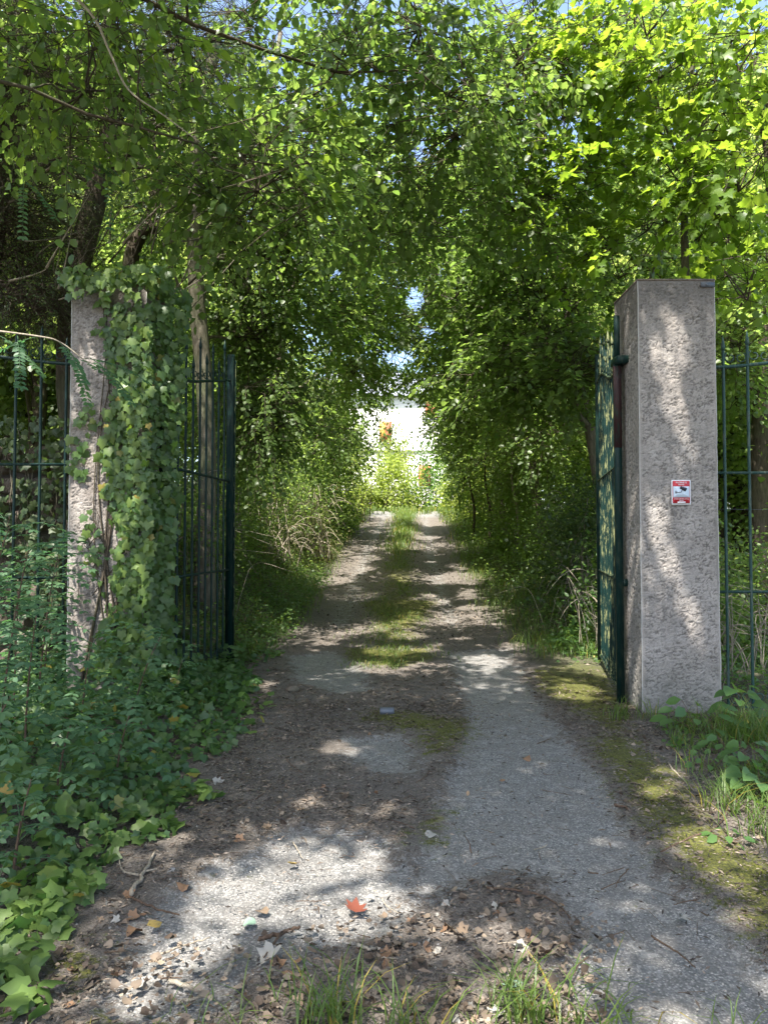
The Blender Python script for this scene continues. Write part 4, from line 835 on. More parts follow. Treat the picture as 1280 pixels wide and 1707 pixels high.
# ------------------------------------------------------------------ climbing ivy on the left pillar
IVL = [(440, 150), (455, 105), (490, 110), (505, 170), (565, 170), (640, 195), (700, 172), (760, 165), (830, 180), (870, 196), (930, 198), (1000, 184), (1060, 165), (1130, 150)]
IVR = [(440, 240), (456, 285), (490, 312), (530, 318), (600, 308), (760, 298), (900, 292), (1000, 284), (1060, 290), (1130, 300)]
def ivy_pts(n):
    out = []; nr = []
    while len(out) < n:
        py = rng.uniform(448, 1130); l = np.interp(py, *zip(*[(a, b) for a, b in IVL])) + rng.normal(0, 6); r = np.interp(py, *zip(*IVR)) + rng.normal(0, 4)
        px = rng.uniform(l, r)
        if py > 700 and vn(px / 26., py / 40., 77) < 0.13 and px < 250: continue
        if px < 250: Y_ = YP0 - rng.uniform(.015, .09) - .05 * sst(170, 250, px) ; N = np.array([.1 * (px - 200) / 60, -1, .45])
        else: Y_ = YP0 - .05 + (px - 250) / 60 * rng.uniform(.1, .5); N = np.array([.55 + .2 * rng.random(), -.9, .45])
        p = at(px, py, Y_)
        if py < 500: p = p + np.array([0, -rng.uniform(0, .16), 0]); N = N + [0, 0, 1.2]
        out.append(p); nr.append(N + .42 * rng.standard_normal(3))
    for _ in range(int(n * .12)):            # heap over the pillar top
        out.append(np.array([rng.uniform(-2.7, -1.75), rng.uniform(5.95, 6.7), 3.52 + abs(rng.normal(0, .07))])); nr.append(np.array([0, -.6, 1]) + .4 * rng.standard_normal(3))
    for _ in range(int(n * .25)):            # inner face
        out.append(np.array([-1.965 + rng.uniform(.02, .12), rng.uniform(6.06, 6.66), rng.uniform(.1, 3.5)])); nr.append(np.array([1, -.3, .4]) + .3 * rng.standard_normal(3))
    return np.array(out), np.array(nr)
iv = thing('climbing_ivy', 'thick ivy climbing the left stucco pillar and heaped over its top', 'ivy', (-2.1, 6.0, 0)); io = np.array(iv.location)
P, N = ivy_pts(2100)
for a, b_, k in ((145, 700, 10), (130, 770, 14), (150, 880, 10), (160, 930, 12), (128, 735, 8)):
    q = np.array([at(a + rng.normal(0, 11), b_ + rng.normal(0, 20), YP0 - rng.uniform(.02, .06)) for _ in range(k)]); P = np.concatenate([P, q]); N = np.concatenate([N, np.array([0, -1, .4]) + .3 * rng.standard_normal((k, 3))])
D = nrm(np.array([0, 0, -1.0]) + np.array([.5, .15, .15]) * rng.standard_normal(P.shape)); S = .042 + .048 * rng.random(len(P)) ** 1.5
px, py, z = proj(P); fr = -P[:, 1] + .3 * S / .08 + .05 * rng.random(len(P)); idx = np.argsort(-np.where(P[:, 0] < -1.7, fr, -99))[:300]
k = np.ones(len(P), bool); k[idx] = False
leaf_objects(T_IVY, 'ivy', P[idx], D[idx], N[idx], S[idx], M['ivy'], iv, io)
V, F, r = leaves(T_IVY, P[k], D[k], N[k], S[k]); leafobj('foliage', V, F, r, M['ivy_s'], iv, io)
m = MB()
for (x0_, x1_, sw, rr_) in ((150, 190, 20, .012), (185, 215, 20, .010), (165, 215, 30, .008), (205, 225, 15, .012), (185, 160, 18, .006), (150, 200, 12, .006)):
    pts = [at(x0_ + (x1_ - x0_) * t + sw * math.sin(5 * t + x0_), 1140 - 640 * t, YP0 - .018) for t in np.linspace(0, 1, 14)]; m.add(*tube(curve(pts, 40), np.linspace(rr_, .004, 40), 5))
for k_ in range(16):
    a_ = rng.uniform(130, 200); b_ = rng.uniform(880, 1010); m.add(*tube([at(a_, b_, YP0 - .015), at(a_ + rng.normal(0, 14), b_ - 25, YP0 - .018), at(a_ + rng.normal(8, 18), b_ - 50, YP0 - .012)], [.004, .003, .001], 4))
m.build('stem', M['bark_dark'], iv, smooth=True, off=io)

# ------------------------------------------------------------------ low ivy carpet, left foreground
GC = onground([(-260, 1180), (60, 1105), (300, 1120), (400, 1110), (430, 1150), (405, 1195), (395, 1250), (330, 1275), (300, 1330), (285, 1395), (215, 1415), (160, 1470), (130, 1540), (60, 1600), (30, 1680), (-60, 1760), (-500, 1800), (-500, 1300)])
def inside(n, poly, pad=0):
    p = np.array(poly); out = []
    while len(out) < n:
        q = np.stack([rng.uniform(p[:, 0].min(), p[:, 0].max(), n), rng.uniform(p[:, 1].min(), p[:, 1].max(), n)], -1)
        d = sdpoly(q[:, 0], q[:, 1], poly) + 0.12 * (fbm(q[:, 0] * 5, q[:, 1] * 5, 61) - .5) * 2; out += [(a, b, c) for (a, b), c in zip(q, d) if c > 0]
    return np.array(out[:n])
gi = thing('ground_ivy', 'dense carpet of ivy spilling over the left drive edge in front of the pillar', 'ivy', (-2.0, 4.2, 0)); go_ = np.array(gi.location)
q = inside(9500, GC); hh = (.03 + .34 * sst(0, .9, q[:, 2])) * (0.35 + .65 * rng.random(len(q))) * (0.6 + .8 * vn(q[:, 0] * 2.3, q[:, 1] * 2.3, 66))
P = np.stack([q[:, 0], q[:, 1], H(q[:, 0], q[:, 1]) + hh + .015], -1)
N = nrm(np.array([.15, -.45, 1.0]) + .42 * rng.standard_normal(P.shape)); D = nrm(np.array([.3, -.6, -.25]) + .7 * rng.standard_normal(P.shape)); S = .032 + .048 * rng.random(len(P)) ** 1.3
px, py, z = proj(P); vis = (px > 0) & (px < 1280) & (py < 1707) & (z > 0); sc = np.where(vis, S / z + .006 * hh, 0); idx = np.argsort(-sc)[:300]; k = np.ones(len(P), bool); k[idx] = False
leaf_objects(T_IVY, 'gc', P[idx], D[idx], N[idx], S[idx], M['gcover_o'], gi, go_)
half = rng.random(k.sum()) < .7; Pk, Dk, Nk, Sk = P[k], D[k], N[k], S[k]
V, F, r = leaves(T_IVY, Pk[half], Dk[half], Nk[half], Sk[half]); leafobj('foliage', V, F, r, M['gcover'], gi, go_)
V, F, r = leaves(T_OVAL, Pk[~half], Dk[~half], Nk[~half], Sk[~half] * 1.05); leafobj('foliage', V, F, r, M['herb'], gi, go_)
# trailing shoots over the litter
for i, (a, l) in enumerate([([(300, 1350), (330, 1335), (362, 1330)], 'single ivy shoot creeping onto the litter just right of the ivy carpet'), ([(60, 1420), (70, 1500), (80, 1545)], 'ivy trail hanging down over bare soil left of the forked stick'), ([(10, 1600), (30, 1655), (70, 1690)], 'small ivy trail in the bottom left corner of the ground'),
                            ([(395, 1195), (430, 1175), (425, 1240)], 'ivy shoot reaching the drive beside the foot of the open gate leaf'), ([(400, 1085), (440, 1090), (470, 1098)], 'leafy ivy shoot below the end post of the left gate leaf'), ([(100, 1440), (125, 1480), (110, 1520)], 'broad-leaved ivy trail between the carpet and the forked stick')]):
    pts = curve([gp(*p_) for p_ in a], 12); tr = thing('ivy_trail', l, 'ivy', pts[0]); o0 = np.array(tr.location)
    MB().add(*tube(pts + UP * .012, .0025, 4)).build('stem', M['bark_dark'], tr, off=o0)
    n_ = 22 if i != 4 else 46; c_ = pts[rng.integers(0, 12, n_)] + rng.standard_normal((n_, 3)) * [.05, .06, .0] + UP * (.03 + .07 * rng.random((n_, 1)))
    leaf_objects(T_IVY, 'gc', c_, rv(n_) * [1, 1, .3] + [0, -.5, 0], nrm(UP + .4 * rng.standard_normal((n_, 3))), .045 + .04 * rng.random(n_), M['gcover_o'], tr, o0)

# ------------------------------------------------------------------ pinnate-leaved plants and fronds
def frond(root, off, p, d, L, n, lf, mat, sag=.5, r=.003, nm='frond'):
    lf = lf * 1.1
    d = nrm(d); t = np.linspace(0, 1, 9)[:, None]; P = np.asarray(p) + d * L * t - UP * sag * L * t ** 2
    m = MB().add(*tube(P, np.linspace(r, r * .3, 9), 4)); tt = np.linspace(.2, 1, n); C = np.stack([np.interp(tt, t[:, 0], P[:, k]) for k in range(3)], -1)
    T_ = nrm(np.gradient(C, axis=0)); side = nrm(np.cross(T_, UP)); up = np.cross(side, T_)
    PP = np.concatenate([C, C, C[-1:]]); DD = np.concatenate([side + .35 * T_ - .2 * UP, -side + .35 * T_ - .2 * UP, T_[-1:]]) + .12 * rng.standard_normal((2 * n + 1, 3))
    NN = np.concatenate([up, up, up[-1:]]) + .15 * rng.standard_normal((2 * n + 1, 3)); V, F, rr_ = leaves(T_OVAL, PP, DD, NN, lf * (.8 + .3 * rng.random(2 * n + 1)), np.full(2 * n + 1, rng.random()))
    m.add(V, F, rr_); return m.build(nm, mat, root, off=off)
def pinnate(label, px, py, h, nf, lean=(0, 0), lf=.050, FL=.48, base=None):
    b = gp(px, py) if base is None else np.array(base); rt = thing('pinnate_sapling', label, 'plant', b); o_ = np.array(rt.location)
    top = b + np.array([lean[0], lean[1], h]); P = bez(b, (b + top) / 2 + [lean[0] * -.3, 0, .1 * h], top, 10); MB().add(*tube(P, np.linspace(.008, .003, 10), 5)).build('stem', M['stick_red'], rt, off=o_)
    nf = int(nf * 1.8)
    for i in range(nf):
        t = .15 + .85 * (i + .5) / nf; p = np.array([np.interp(t, np.linspace(0, 1, 10), P[:, k]) for k in range(3)]); a = i * 2.4 + rng.random() * .6
        frond(rt, o_, p, np.array([math.cos(a), math.sin(a) * .8 - .3, .35 + .5 * t]), FL * (.75 + .4 * rng.random()), int(rng.integers(5, 8)), lf, M['pinnate'], .55)
pinnate('tall pinnate-leaved sapling at the left frame edge below the railing', -10, 1330, 1.35, 15, (.12, .1)); pinnate('pinnate sapling leaning right in front of the stone bank', 60, 1230, 1.35, 14, (.15, 0))
pinnate('blue-green pinnate sapling directly in front of the ivy pillar foot', 130, 1260, .75, 11, (.05, .1)); pinnate('low pinnate sapling whose fronds cross the pillar base and gate foot', 215, 1230, .72, 9, (.2, .1), FL=.46)
pinnate('low pinnate sapling among the ivy nearest the camera on the left', 20, 1480, .42, 8, (.05, .05), lf=.036, FL=.3); pinnate('small pinnate sapling beside the open left gate leaf bottom', 285, 1190, .42, 7, (.08, .05), lf=.036, FL=.34)
pinnate('mid-height pinnate sapling between the two tall ones on the left', 20, 1270, 1.1, 13, (.0, .05)); pinnate('spreading pinnate sapling low over the ivy carpet', 90, 1380, .52, 9, (.1, -.05), FL=.4)
pinnate('pinnate sapling against the dark railing bars', -30, 1190, 1.6, 12, (.2, 0), FL=.45); pinnate('pinnate sapling low on the left edge under the tall one', -60, 1420, .7, 9, (.2, 0))
pinnate('feathery sapling filling the corner between railing and ivy pillar', 70, 1190, 1.25, 12, (.1, .05)); pinnate('feathery sapling crowding the foot of the railing at far left', -60, 1260, 1.5, 13, (.25, .05))
pinnate('bushy pinnate sapling right in front of the tallest one', 40, 1330, 1.0, 12, (.1, -.1)); pinnate('low feathery sapling spreading over the ivy below the pillar', 190, 1330, .5, 9, (.1, 0), FL=.42); pinnate('pinnate sapling half hidden between railing and saplings', 20, 1180, 1.3, 11, (.1, 0))
hb = thing('hanging_branch', 'thin bare branch with feathery fronds hanging in front of the left pillar', 'branch', at(-60, 545, 5.3)); o_ = np.array(hb.location)
P = curve([at(-60, 545, 5.3), at(60, 560, 5.3), at(100, 570, 5.35), at(138, 598, 5.4)], 14); MB().add(*tube(P, np.linspace(.008, .004, 14), 5)).build('stem', M['twig_pale'], hb, off=o_)
for (a, d, L) in (((138, 598), (1, -.1, -.02), .40), ((135, 600), (.8, -.3, -.3), .36), ((100, 572), (.7, -.5, -.5), .3), ((60, 562), (-.7, -.3, -.25), .32), ((30, 560), (.3, -.5, -.5), .34), ((0, 560), (.8, -.3, -.35), .34), ((-20, 556), (.3, -.5, -.6), .3), ((120, 590), (.5, -.3, -.8), .26), ((138, 600), (.9, .2, -.25), .42), ((150, 596), (.9, -.4, -.5), .36)):
    frond(hb, o_, at(a[0], a[1], 5.35), d, L * 1.25, 14, .048, M['pinnate'], .35)
hb2 = thing('hanging_branch', 'bare pale twig slanting down from the top left across the dark foliage', 'branch', at(60, -40, 5.0)); o_ = np.array(hb2.location)
MB().add(*tube(curve([at(60, -60, 5.0), at(150, 20, 5.0), at(185, 90, 5.0), at(215, 150, 5), at(270, 190, 5.05), at(335, 238, 5.1)], 26), np.linspace(.012, .003, 26), 5)).build('stem', M['twig_pale'], hb2, off=o_)
def fronds_at(name, label, items, Yd, lf=.045, mat='pinnate', n=12):
    rt = thing(name, label, 'branch', at(*items[0][0], Yd)); o_ = np.array(rt.location)
    P = curve([at(a[0][0], a[0][1], Yd) for a in items], 16) if len(items) > 1 else None; MB().add(*tube(P, np.linspace(.010, .004, 16), 5)).build('stem', M['bark_dark'], rt, off=o_)
    for a, d, L in items: 
        for s_ in (-1, 1): frond(rt, o_, at(*a, Yd), (d[0] + .25 * s_, d[1] - .1 * s_, d[2] - .1 * s_), L, n, lf, M[mat], .3)
fronds_at('hanging_branch', 'feathery dark green sprays in the upper left in front of the trunks', [((40, 300), (.3, -.2, -.3), .5), ((80, 270), (.8, -.2, -.1), .5), ((120, 262), (.9, -.2, -.2), .5), ((150, 270), (.8, -.3, -.4), .4)], 6.3)
fronds_at('hanging_branch', 'feathery sprays hanging between the ivy top and the pale trunk', [((180, 290), (.3, -.2, -.3), .5), ((240, 280), (.8, -.2, -.1), .5), ((300, 290), (.9, -.2, -.2), .5), ((330, 310), (.8, -.3, -.4), .4)], 6.6)

# ------------------------------------------------------------------ shrubs along the drive
def shrub(name, label, c, rad, n, T, mat, size, stems=14, droop=.3, twigm='bark_pale', core=.55, wild=.8, group=None, arch=0):
    c = np.array([c[0], c[1], float(H(c[0], c[1]))]); rt = thing(name, label, 'shrub', c, group); m = MB()
    n_an = max(8, n // 60); u = rv(n_an) * (core + (1 - core) * rng.random(n_an))[:, None]; u[:, 2] = np.abs(u[:, 2]) * 1.0; an = c + u * rad + [0, 0, .05]
    for i in range(min(stems, n_an)):
        s0 = c + rng.standard_normal(3) * [rad[0] * .25, rad[1] * .25, 0]; s0[2] = float(H(s0[0], s0[1])); m.add(*tube(bez(s0, (s0 + an[i]) / 2 + [0, 0, .25 * rad[2]], an[i], 6), np.linspace(.02, .005, 6), 4))
    for i in range(arch):
        a = rng.uniform(0, 6.28); s0 = c + np.array([math.cos(a) * rad[0] * .5, math.sin(a) * rad[1] * .5, rng.uniform(.2, .9) * rad[2]]); e = s0 + np.array([math.cos(a) * rng.uniform(.2, .7), math.sin(a) * .4 - .3, rng.uniform(-.5, .3)]); m.add(*tube(bez(s0, (s0 + e) / 2 + [0, 0, .3], e, 7), np.linspace(.007, .002, 7), 4))
    m.build('stems', M[twigm], rt, kind='stuff', smooth=True, off=c)
    P = an[rng.integers(0, n_an, n)] + rng.standard_normal((n, 3)) * np.array([.2, .2, .16]) * (np.mean(rad) ** .5)
    P[:, 2] = np.maximum(P[:, 2], H(P[:, 0], P[:, 1]) + .02); k = viewkeep(P); P = P[k]; n = len(P)
    V, F, r = leaves(T, P, nrm(rv(n) * wild + (P - c) * .4 - [0, 0, droop]), nrm(.6 * rv(n) + [0, -.2, 1]), size * (.6 + .7 * rng.random(n)))
    leafobj('foliage', V, F, r, M[mat], rt, c); return rt
SHR = [
 ('dense leafy bush on the left bank just behind the open gate leaf', (-2.9, 9.6), (.8, .9, 1.5), 3200, T_LOW, 'lime', .05), ('dark bush on the left bank left of the gate end post, mostly in shade', (-3.9, 10.6), (1, 1, 2.0), 3200, T_LOW, 'yew', .05),
 ('tall shaded bush on the left bank behind the first one', (-2.7, 11.6), (.8, 1.0, 2.2), 4200, T_LOW, 'lime', .05), ('rounded bush halfway along the left bank', (-2.5, 14.0), (.8, 1.2, 2.2), 4200, T_LOW, 'maple', .055),
 ('big hedge-like bush left of the drive with pale bare twigs inside', (-2.3, 17.2), (1.0, 1.5, 2.6), 5000, T_LOW, 'maple', .06), ('sunlit bush on the left where the lane brightens', (-1.9, 20.8), (.9, 1.5, 2.6), 4200, T_LOW, 'maple', .07),
 ('leafy bush on the left framing the bright opening', (-1.3, 25.0), (.8, 1.6, 2.9), 4200, T_LOW, 'maple', .085), ('last bush on the left before the clearing', (-1.0, 29.5), (.9, 1.6, 2.8), 3200, T_LOW, 'bright', .10),
 ('very dark thicket on the right just behind the gate leaf', (3.5, 9.6), (1.0, 1.0, 2.0), 4200, T_LOW, 'lime', .055), ('dark green bush right of the drive beside the thicket', (3.1, 11.4), (.8, .9, 2.1), 4200, T_LOW, 'yew', .06),
 ('shaded bush with yellow-green crown right of the drive', (3.2, 13.6), (.9, 1.1, 2.4), 4200, T_LOW, 'maple', .06), ('tall bush right of the drive under the layered boughs', (3.2, 16.2), (.8, 1.3, 2.4), 4200, T_LOW, 'lime', .065),
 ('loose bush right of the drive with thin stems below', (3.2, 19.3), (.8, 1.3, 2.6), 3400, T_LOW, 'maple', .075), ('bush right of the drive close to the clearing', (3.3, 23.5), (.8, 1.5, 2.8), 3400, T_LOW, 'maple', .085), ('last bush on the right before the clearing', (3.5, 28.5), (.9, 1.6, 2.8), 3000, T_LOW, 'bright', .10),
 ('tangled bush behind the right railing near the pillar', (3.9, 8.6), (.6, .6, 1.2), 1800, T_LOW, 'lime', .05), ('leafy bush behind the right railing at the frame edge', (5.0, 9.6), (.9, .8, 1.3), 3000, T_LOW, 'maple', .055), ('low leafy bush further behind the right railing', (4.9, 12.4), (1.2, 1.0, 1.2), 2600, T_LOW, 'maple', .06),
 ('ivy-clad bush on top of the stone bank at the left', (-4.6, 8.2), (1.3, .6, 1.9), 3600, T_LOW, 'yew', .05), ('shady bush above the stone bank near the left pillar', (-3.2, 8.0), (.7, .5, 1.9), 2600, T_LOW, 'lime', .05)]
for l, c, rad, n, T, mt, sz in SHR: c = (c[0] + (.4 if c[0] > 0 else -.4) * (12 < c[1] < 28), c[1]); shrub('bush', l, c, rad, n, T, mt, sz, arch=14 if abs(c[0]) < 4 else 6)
shrub('dry_bush', 'pale sun-bleached twiggy bush on the left of the lane', (-1.75, 18.6), (.75, 1.0, 2.0), 2300, T_NARROW, 'dry', .06, 40, 0, 'twig_pale', .3, arch=50)
shrub('dry_bush', 'second pale twiggy bush low on the left bank nearer the gate', (-2.2, 15.6), (.6, .8, 1.5), 1300, T_NARROW, 'dry', .05, 30, 0, 'twig_pale', .3, arch=40)
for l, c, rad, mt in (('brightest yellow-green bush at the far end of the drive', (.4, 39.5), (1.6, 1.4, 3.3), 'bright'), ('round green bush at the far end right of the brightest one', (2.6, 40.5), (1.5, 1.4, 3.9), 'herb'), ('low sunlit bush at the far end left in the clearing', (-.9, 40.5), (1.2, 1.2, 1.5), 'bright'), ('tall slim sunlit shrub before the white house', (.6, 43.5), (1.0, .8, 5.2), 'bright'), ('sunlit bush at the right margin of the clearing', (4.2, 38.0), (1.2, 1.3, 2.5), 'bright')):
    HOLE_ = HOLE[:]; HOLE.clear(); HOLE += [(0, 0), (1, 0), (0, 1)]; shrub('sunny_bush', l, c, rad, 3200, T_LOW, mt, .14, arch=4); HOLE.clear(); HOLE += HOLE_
# small-leaved dark shrub right with round leaves, pale suckers
rs = shrub('broadleaf_bush', 'bush of pale round leaves in front of the dark thicket on the right', (2.95, 9.7), (.55, .5, 1.35), 850, T_OVAL, 'herb', .075, 16, 0, 'twig_pale', .5, arch=10)
def tangle(label, c, n, rad, hgt, mat='twig_pale', r=.006):
    c = np.array([c[0], c[1], float(H(c[0], c[1]))]); rt = thing('dead_twigs', label, 'twigs', c); 
    for i in range(n):
        s0 = c + rng.standard_normal(3) * [rad, rad, 0]; s0[2] = float(H(s0[0], s0[1])); a = rng.uniform(0, 6.28); q = rng.uniform(.4, 1)
        P = curve([s0, s0 + [.1 * math.cos(a), .08 * math.sin(a), hgt * .5 * q], s0 + [.3 * math.cos(a), .2 * math.sin(a), hgt * q], s0 + [.3 * math.cos(a) + rng.normal(.3, .3), -.3, hgt * q * rng.uniform(.6, 1.05)]], 12)
        MB().add(*tube(P, np.linspace(r, .002, 12), 4)).build('twig', M[mat], rt, off=c)
tangle('pale arching dead twigs beside the right gate leaf', (2.75, 8.95), 26, .16, 1.25); tangle('white dead twigs tangled behind the right railing', (3.55, 7.6), 34, .35, .95, r=.007); tangle('thin dead twigs standing in the verge right of the drive', (2.5, 10.2), 12, .3, .8, r=.004)
tangle('pale bare shoots on the left bank behind the gate leaf', (-2.5, 10.3), 12, .35, 1.3, r=.005)
rt = thing('dead_twigs', 'mesh of fine dark and pale bare twigs above the left railing', 'twigs', at(20, 480, 7.6)); o_ = np.array(rt.location)
for i in range(110):
    a = at(rng.uniform(-60, 330), rng.uniform(250, 520), rng.uniform(7.4, 9.2)); an_ = rng.uniform(.3, 1.4); L = rng.uniform(.4, 1.1); e = a + np.array([math.cos(an_) * L, rng.normal(0, .2), math.sin(an_) * L])
    MB().add(*tube(bez(a, (a + e) / 2 + rng.normal(0, .12, 3), e, 7), np.linspace(.009 if i % 3 else .013, .002, 7), 4)).build('twig', M['twig_pale' if i % 4 == 0 else 'bark_grey' if i % 2 else 'bark_dark'], rt, off=o_)
# hanging roots and ivy on the stone bank
rt = thing('bank_ivy', 'trailing roots and sparse ivy hanging down the shaded stone bank', 'ivy', (-4.2, 7.15, 2.2)); o_ = np.array(rt.location); m = MB()
for i in range(60):
    x = rng.uniform(-5.6, -2.65); z0 = rng.uniform(1.8, 2.5); L = rng.uniform(.5, 1.7); m.add(*tube(curve([(x, 7.16, z0), (x + rng.normal(0, .1), 7.14, z0 - L / 2), (x + rng.normal(0, .15), 7.15, z0 - L)], 8), [.006] * 7 + [.002], 4))
m.build('roots', M['bark_grey'], rt, kind='stuff', smooth=True, off=o_)
n = 3600; P = np.stack([rng.uniform(-6, -2.6, n), 7.16 - rng.uniform(0, .14, n), rng.uniform(0, 2.6, n)], -1); k = (vn(P[:, 0] * 2.1, P[:, 2] * 1.8, 91) > .45) | (P[:, 2] > 2.1); P = P[k]
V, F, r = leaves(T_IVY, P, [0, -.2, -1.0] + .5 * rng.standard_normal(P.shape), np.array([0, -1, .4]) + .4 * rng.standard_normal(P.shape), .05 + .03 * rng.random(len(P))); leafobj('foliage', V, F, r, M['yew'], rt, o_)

# ------------------------------------------------------------------ grass, ground cover
def blades(P, h, wd, lean, mat, nm, parent=None, kind='stuff', off=None):
    n = len(P); h = np.broadcast_to(h, (n,)); a = rng.random(n) * 6.283; L = np.stack([np.cos(a), np.sin(a), 0 * a], -1) * lean * (.4 + rng.random((n, 1))); S_ = np.stack([-np.sin(a), np.cos(a), 0 * a], -1)
    t = [0, .35, .7, 1.0]; w_ = [.8, 1, .7, 0]; Vs = []
    for k in range(4):
        c = P + UP * (h * (t[k] - .28 * lean * t[k] ** 3))[:, None] + L * (h * t[k] ** 2)[:, None]
        Vs += [c - S_ * wd * w_[k], c + S_ * wd * w_[k]] if k < 3 else [c]
    V = np.stack(Vs, 1); f = np.array([[0, 1, 3], [0, 3, 2], [2, 3, 5], [2, 5, 4], [4, 5, 6]])
    F = (f[None] + (np.arange(n) * 7)[:, None, None]).reshape(-1, 3); o0 = np.zeros(3) if off is None else off
    return link(nm, mesh_np(nm, V.reshape(-1, 3) - o0, F, M[mat], np.repeat(rng.random(n), 7)), parent, kind)
def scat(n, x0, x1, y0, y1, fn, cl=0):
    q = np.stack([rng.uniform(x0, x1, n), rng.uniform(y0, y1, n)], -1); k = rng.random(n) < fn(q[:, 0], q[:, 1]); q = q[k]; return np.stack([q[:, 0], q[:, 1], H(q[:, 0], q[:, 1])], -1)
offc = lambda x, y: x - cx(y)
vlf = lambda x, y: sst(1.2, 1.9, np.abs(offc(x, y)) + .5 * (fbm(x * 1.7, y * 1.7, 44) - .5)) * sst(.25, .5, fbm(x * 1.2, y * 1.2, 45))
P = scat(30000, -4.5, 4.5, 8.6, 20, vlf); blades(P, .10 + .2 * rng.random(len(P)), .0035, .7, 'grass', 'verge_grass')
P = scat(15000, -4, 5, 19, 40, lambda x, y: sst(1.3, 2.0, np.abs(offc(x, y)))); blades(P, .16 + .22 * rng.random(len(P)), .009, .6, 'grass', 'lane_grass')
P = scat(14000, -.3, 2.0, 18, 36, lambda x, y: np.exp(-(offc(x, y) / .36) ** 2) * sst(18, 25, y)); blades(P, .10 + .26 * rng.random(len(P)), .007, .6, 'grass', 'median_grass')
P = scat(26000, -.9, 1.3, 8, 22, lambda x, y: np.exp(-(offc(x, y) / .42) ** 2) * sst(.40, .58, fbm(x * 2.2, y * 1.3, 46))); blades(P, .03 + .07 * rng.random(len(P)), .003, .8, 'grass', 'median_tufts')
P = scat(9000, -6, 8, 34, 47, lambda x, y: sst(.35, .55, fbm(x * .5, y * .5, 47))); blades(P, .15 + .3 * rng.random(len(P)), .02, .5, 'grass', 'clearing_grass')
def herbs(n, x0, x1, y0, y1, fn, hgt, T, size, mat, nm):
    P = scat(n, x0, x1, y0, y1, fn); P[:, 2] += hgt * rng.random(len(P)) ** 1.2 * (.3 + 1.2 * vn(P[:, 0] * 2.5, P[:, 1] * 2.5, 52)); k = viewkeep(P); P = P[k]
    V, F, r = leaves(T, P, rv(len(P)) * [1, 1, .35], nrm(UP + [0, -.25, 0] + .45 * rng.standard_normal(P.shape)), size * (.6 + .8 * rng.random(len(P)))); link(nm, mesh_np(nm, V, F, M[mat], r), None, 'stuff')
herbs(26000, -5, -.9, 8.4, 16, lambda x, y: sst(1.35, 1.8, -offc(x, y) + .5 * (fbm(x * 2, y * 2, 53) - .5)), .32, T_LOW, .042, 'ivy_s', 'bank_ground_cover')
herbs(14000, -4.5, -.6, 15, 28, lambda x, y: sst(1.5, 2.2, -offc(x, y)), .45, T_LOW, .06, 'maple', 'bank_undergrowth')
herbs(9000, 1.5, 5.5, 8.2, 16, lambda x, y: sst(1.6, 2.4, offc(x, y) + .5 * (fbm(x * 2, y * 2, 54) - .5)), .28, T_LOW, .045, 'ivy_s', 'verge_ground_cover')
herbs(8000, 1.6, 5, 15, 30, lambda x, y: sst(1.6, 2.2, offc(x, y)), .5, T_LOW, .07, 'maple', 'verge_undergrowth')
herbs(3600, 2.0, 3.4, 8.6, 10.4, lambda x, y: sst(.9, .3, np.hypot((x - 2.55) / .75, (y - 9.4) / .9)), .22, T_OVAL, .055, 'herb', 'nettle_patch')
herbs(5000, -6, -.8, 5.9, 8.6, lambda x, y: sst(-1.0, -1.5, x + .3 * fbm(x * 3, y * 3, 55)), .22, T_IVY, .06, 'gcover', 'gate_foot_ivy')
herbs(5000, 2.9, 6.5, 6.6, 9.5, lambda x, y: sst(.4, .55, fbm(x * 1.5, y * 1.5, 56)), .2, T_OVAL, .05, 'herb', 'railing_ground_cover')
# moss cushions
P = scat(60000, -3, 4.5, 2.2, 9, lambda x, y: (np.maximum.reduce([sdpoly(x + .12 * (fbm(x * 6, y * 6, 71) - .5), y, p) for p in A_MO[:3]]) > -.02) * sst(.42, .55, fbm(x * 9, y * 9, 72)))
M['mossb'] = leafmat('moss_tuft', (0.07, 0.085, 0.012), (0.16, 0.165, 0.02), (0.12, 0.15, 0.01), (0.3, 0.32, 0.03), .25, .8, .1)
P[:, 2] += .004; blades(P, .008 + .010 * rng.random(len(P)), .0022, .8, 'mossb', 'moss')
# tufts in the foreground
def tuft(label, px, py, n, h, r=.05, lean=.75, w_=.0028, mat='grass'):
    c = gp(px, py); rt = tag(blades(c + rng.standard_normal((n, 3)) * [r, r, 0], h * (.5 + .6 * rng.random(n)), w_, lean, mat, 'grass_tuft', None, None, c), label, 'grass'); rt.location = tuple(c)
tuft('largest arching grass tuft at the bottom edge of the drive, left of centre', 560, 1712, 70, .23); tuft('grass tuft at the bottom edge right of centre among dead leaves', 870, 1712, 90, .22, .05); tuft('sparse long-bladed grass tuft at the bottom right corner', 985, 1725, 50, .2, .08, .95)
tuft('thin grass tuft between the two largest at the bottom edge', 690, 1735, 40, .2, .06); tuft('grass tuft at the foot of the right gate hinge post', 1035, 1200, 45, .26, .05, .7); tuft('dry grass tuft at the foot of the bare pillar', 1085, 1200, 36, .22, .05, .9)
tuft('tall grass tuft beside the broad-leaved plant at the right', 1215, 1235, 110, .34, .09, .7); tuft('grass tuft on the right edge below the railing', 1268, 1240, 110, .36, .09, .7); tuft('pale arching grass tuft in the right verge above the moss', 1190, 1345, 55, .24, .07, .85)
tuft('short grass tuft in the right verge beside the dead leaves', 1240, 1360, 70, .2, .09, .9); tuft('grass tuft at the right frame edge next to the moss', 1275, 1400, 70, .22, .08, .9); tuft('wispy grass tuft right at the edge of the moss strip', 1150, 1290, 24, .22, .05, .8)
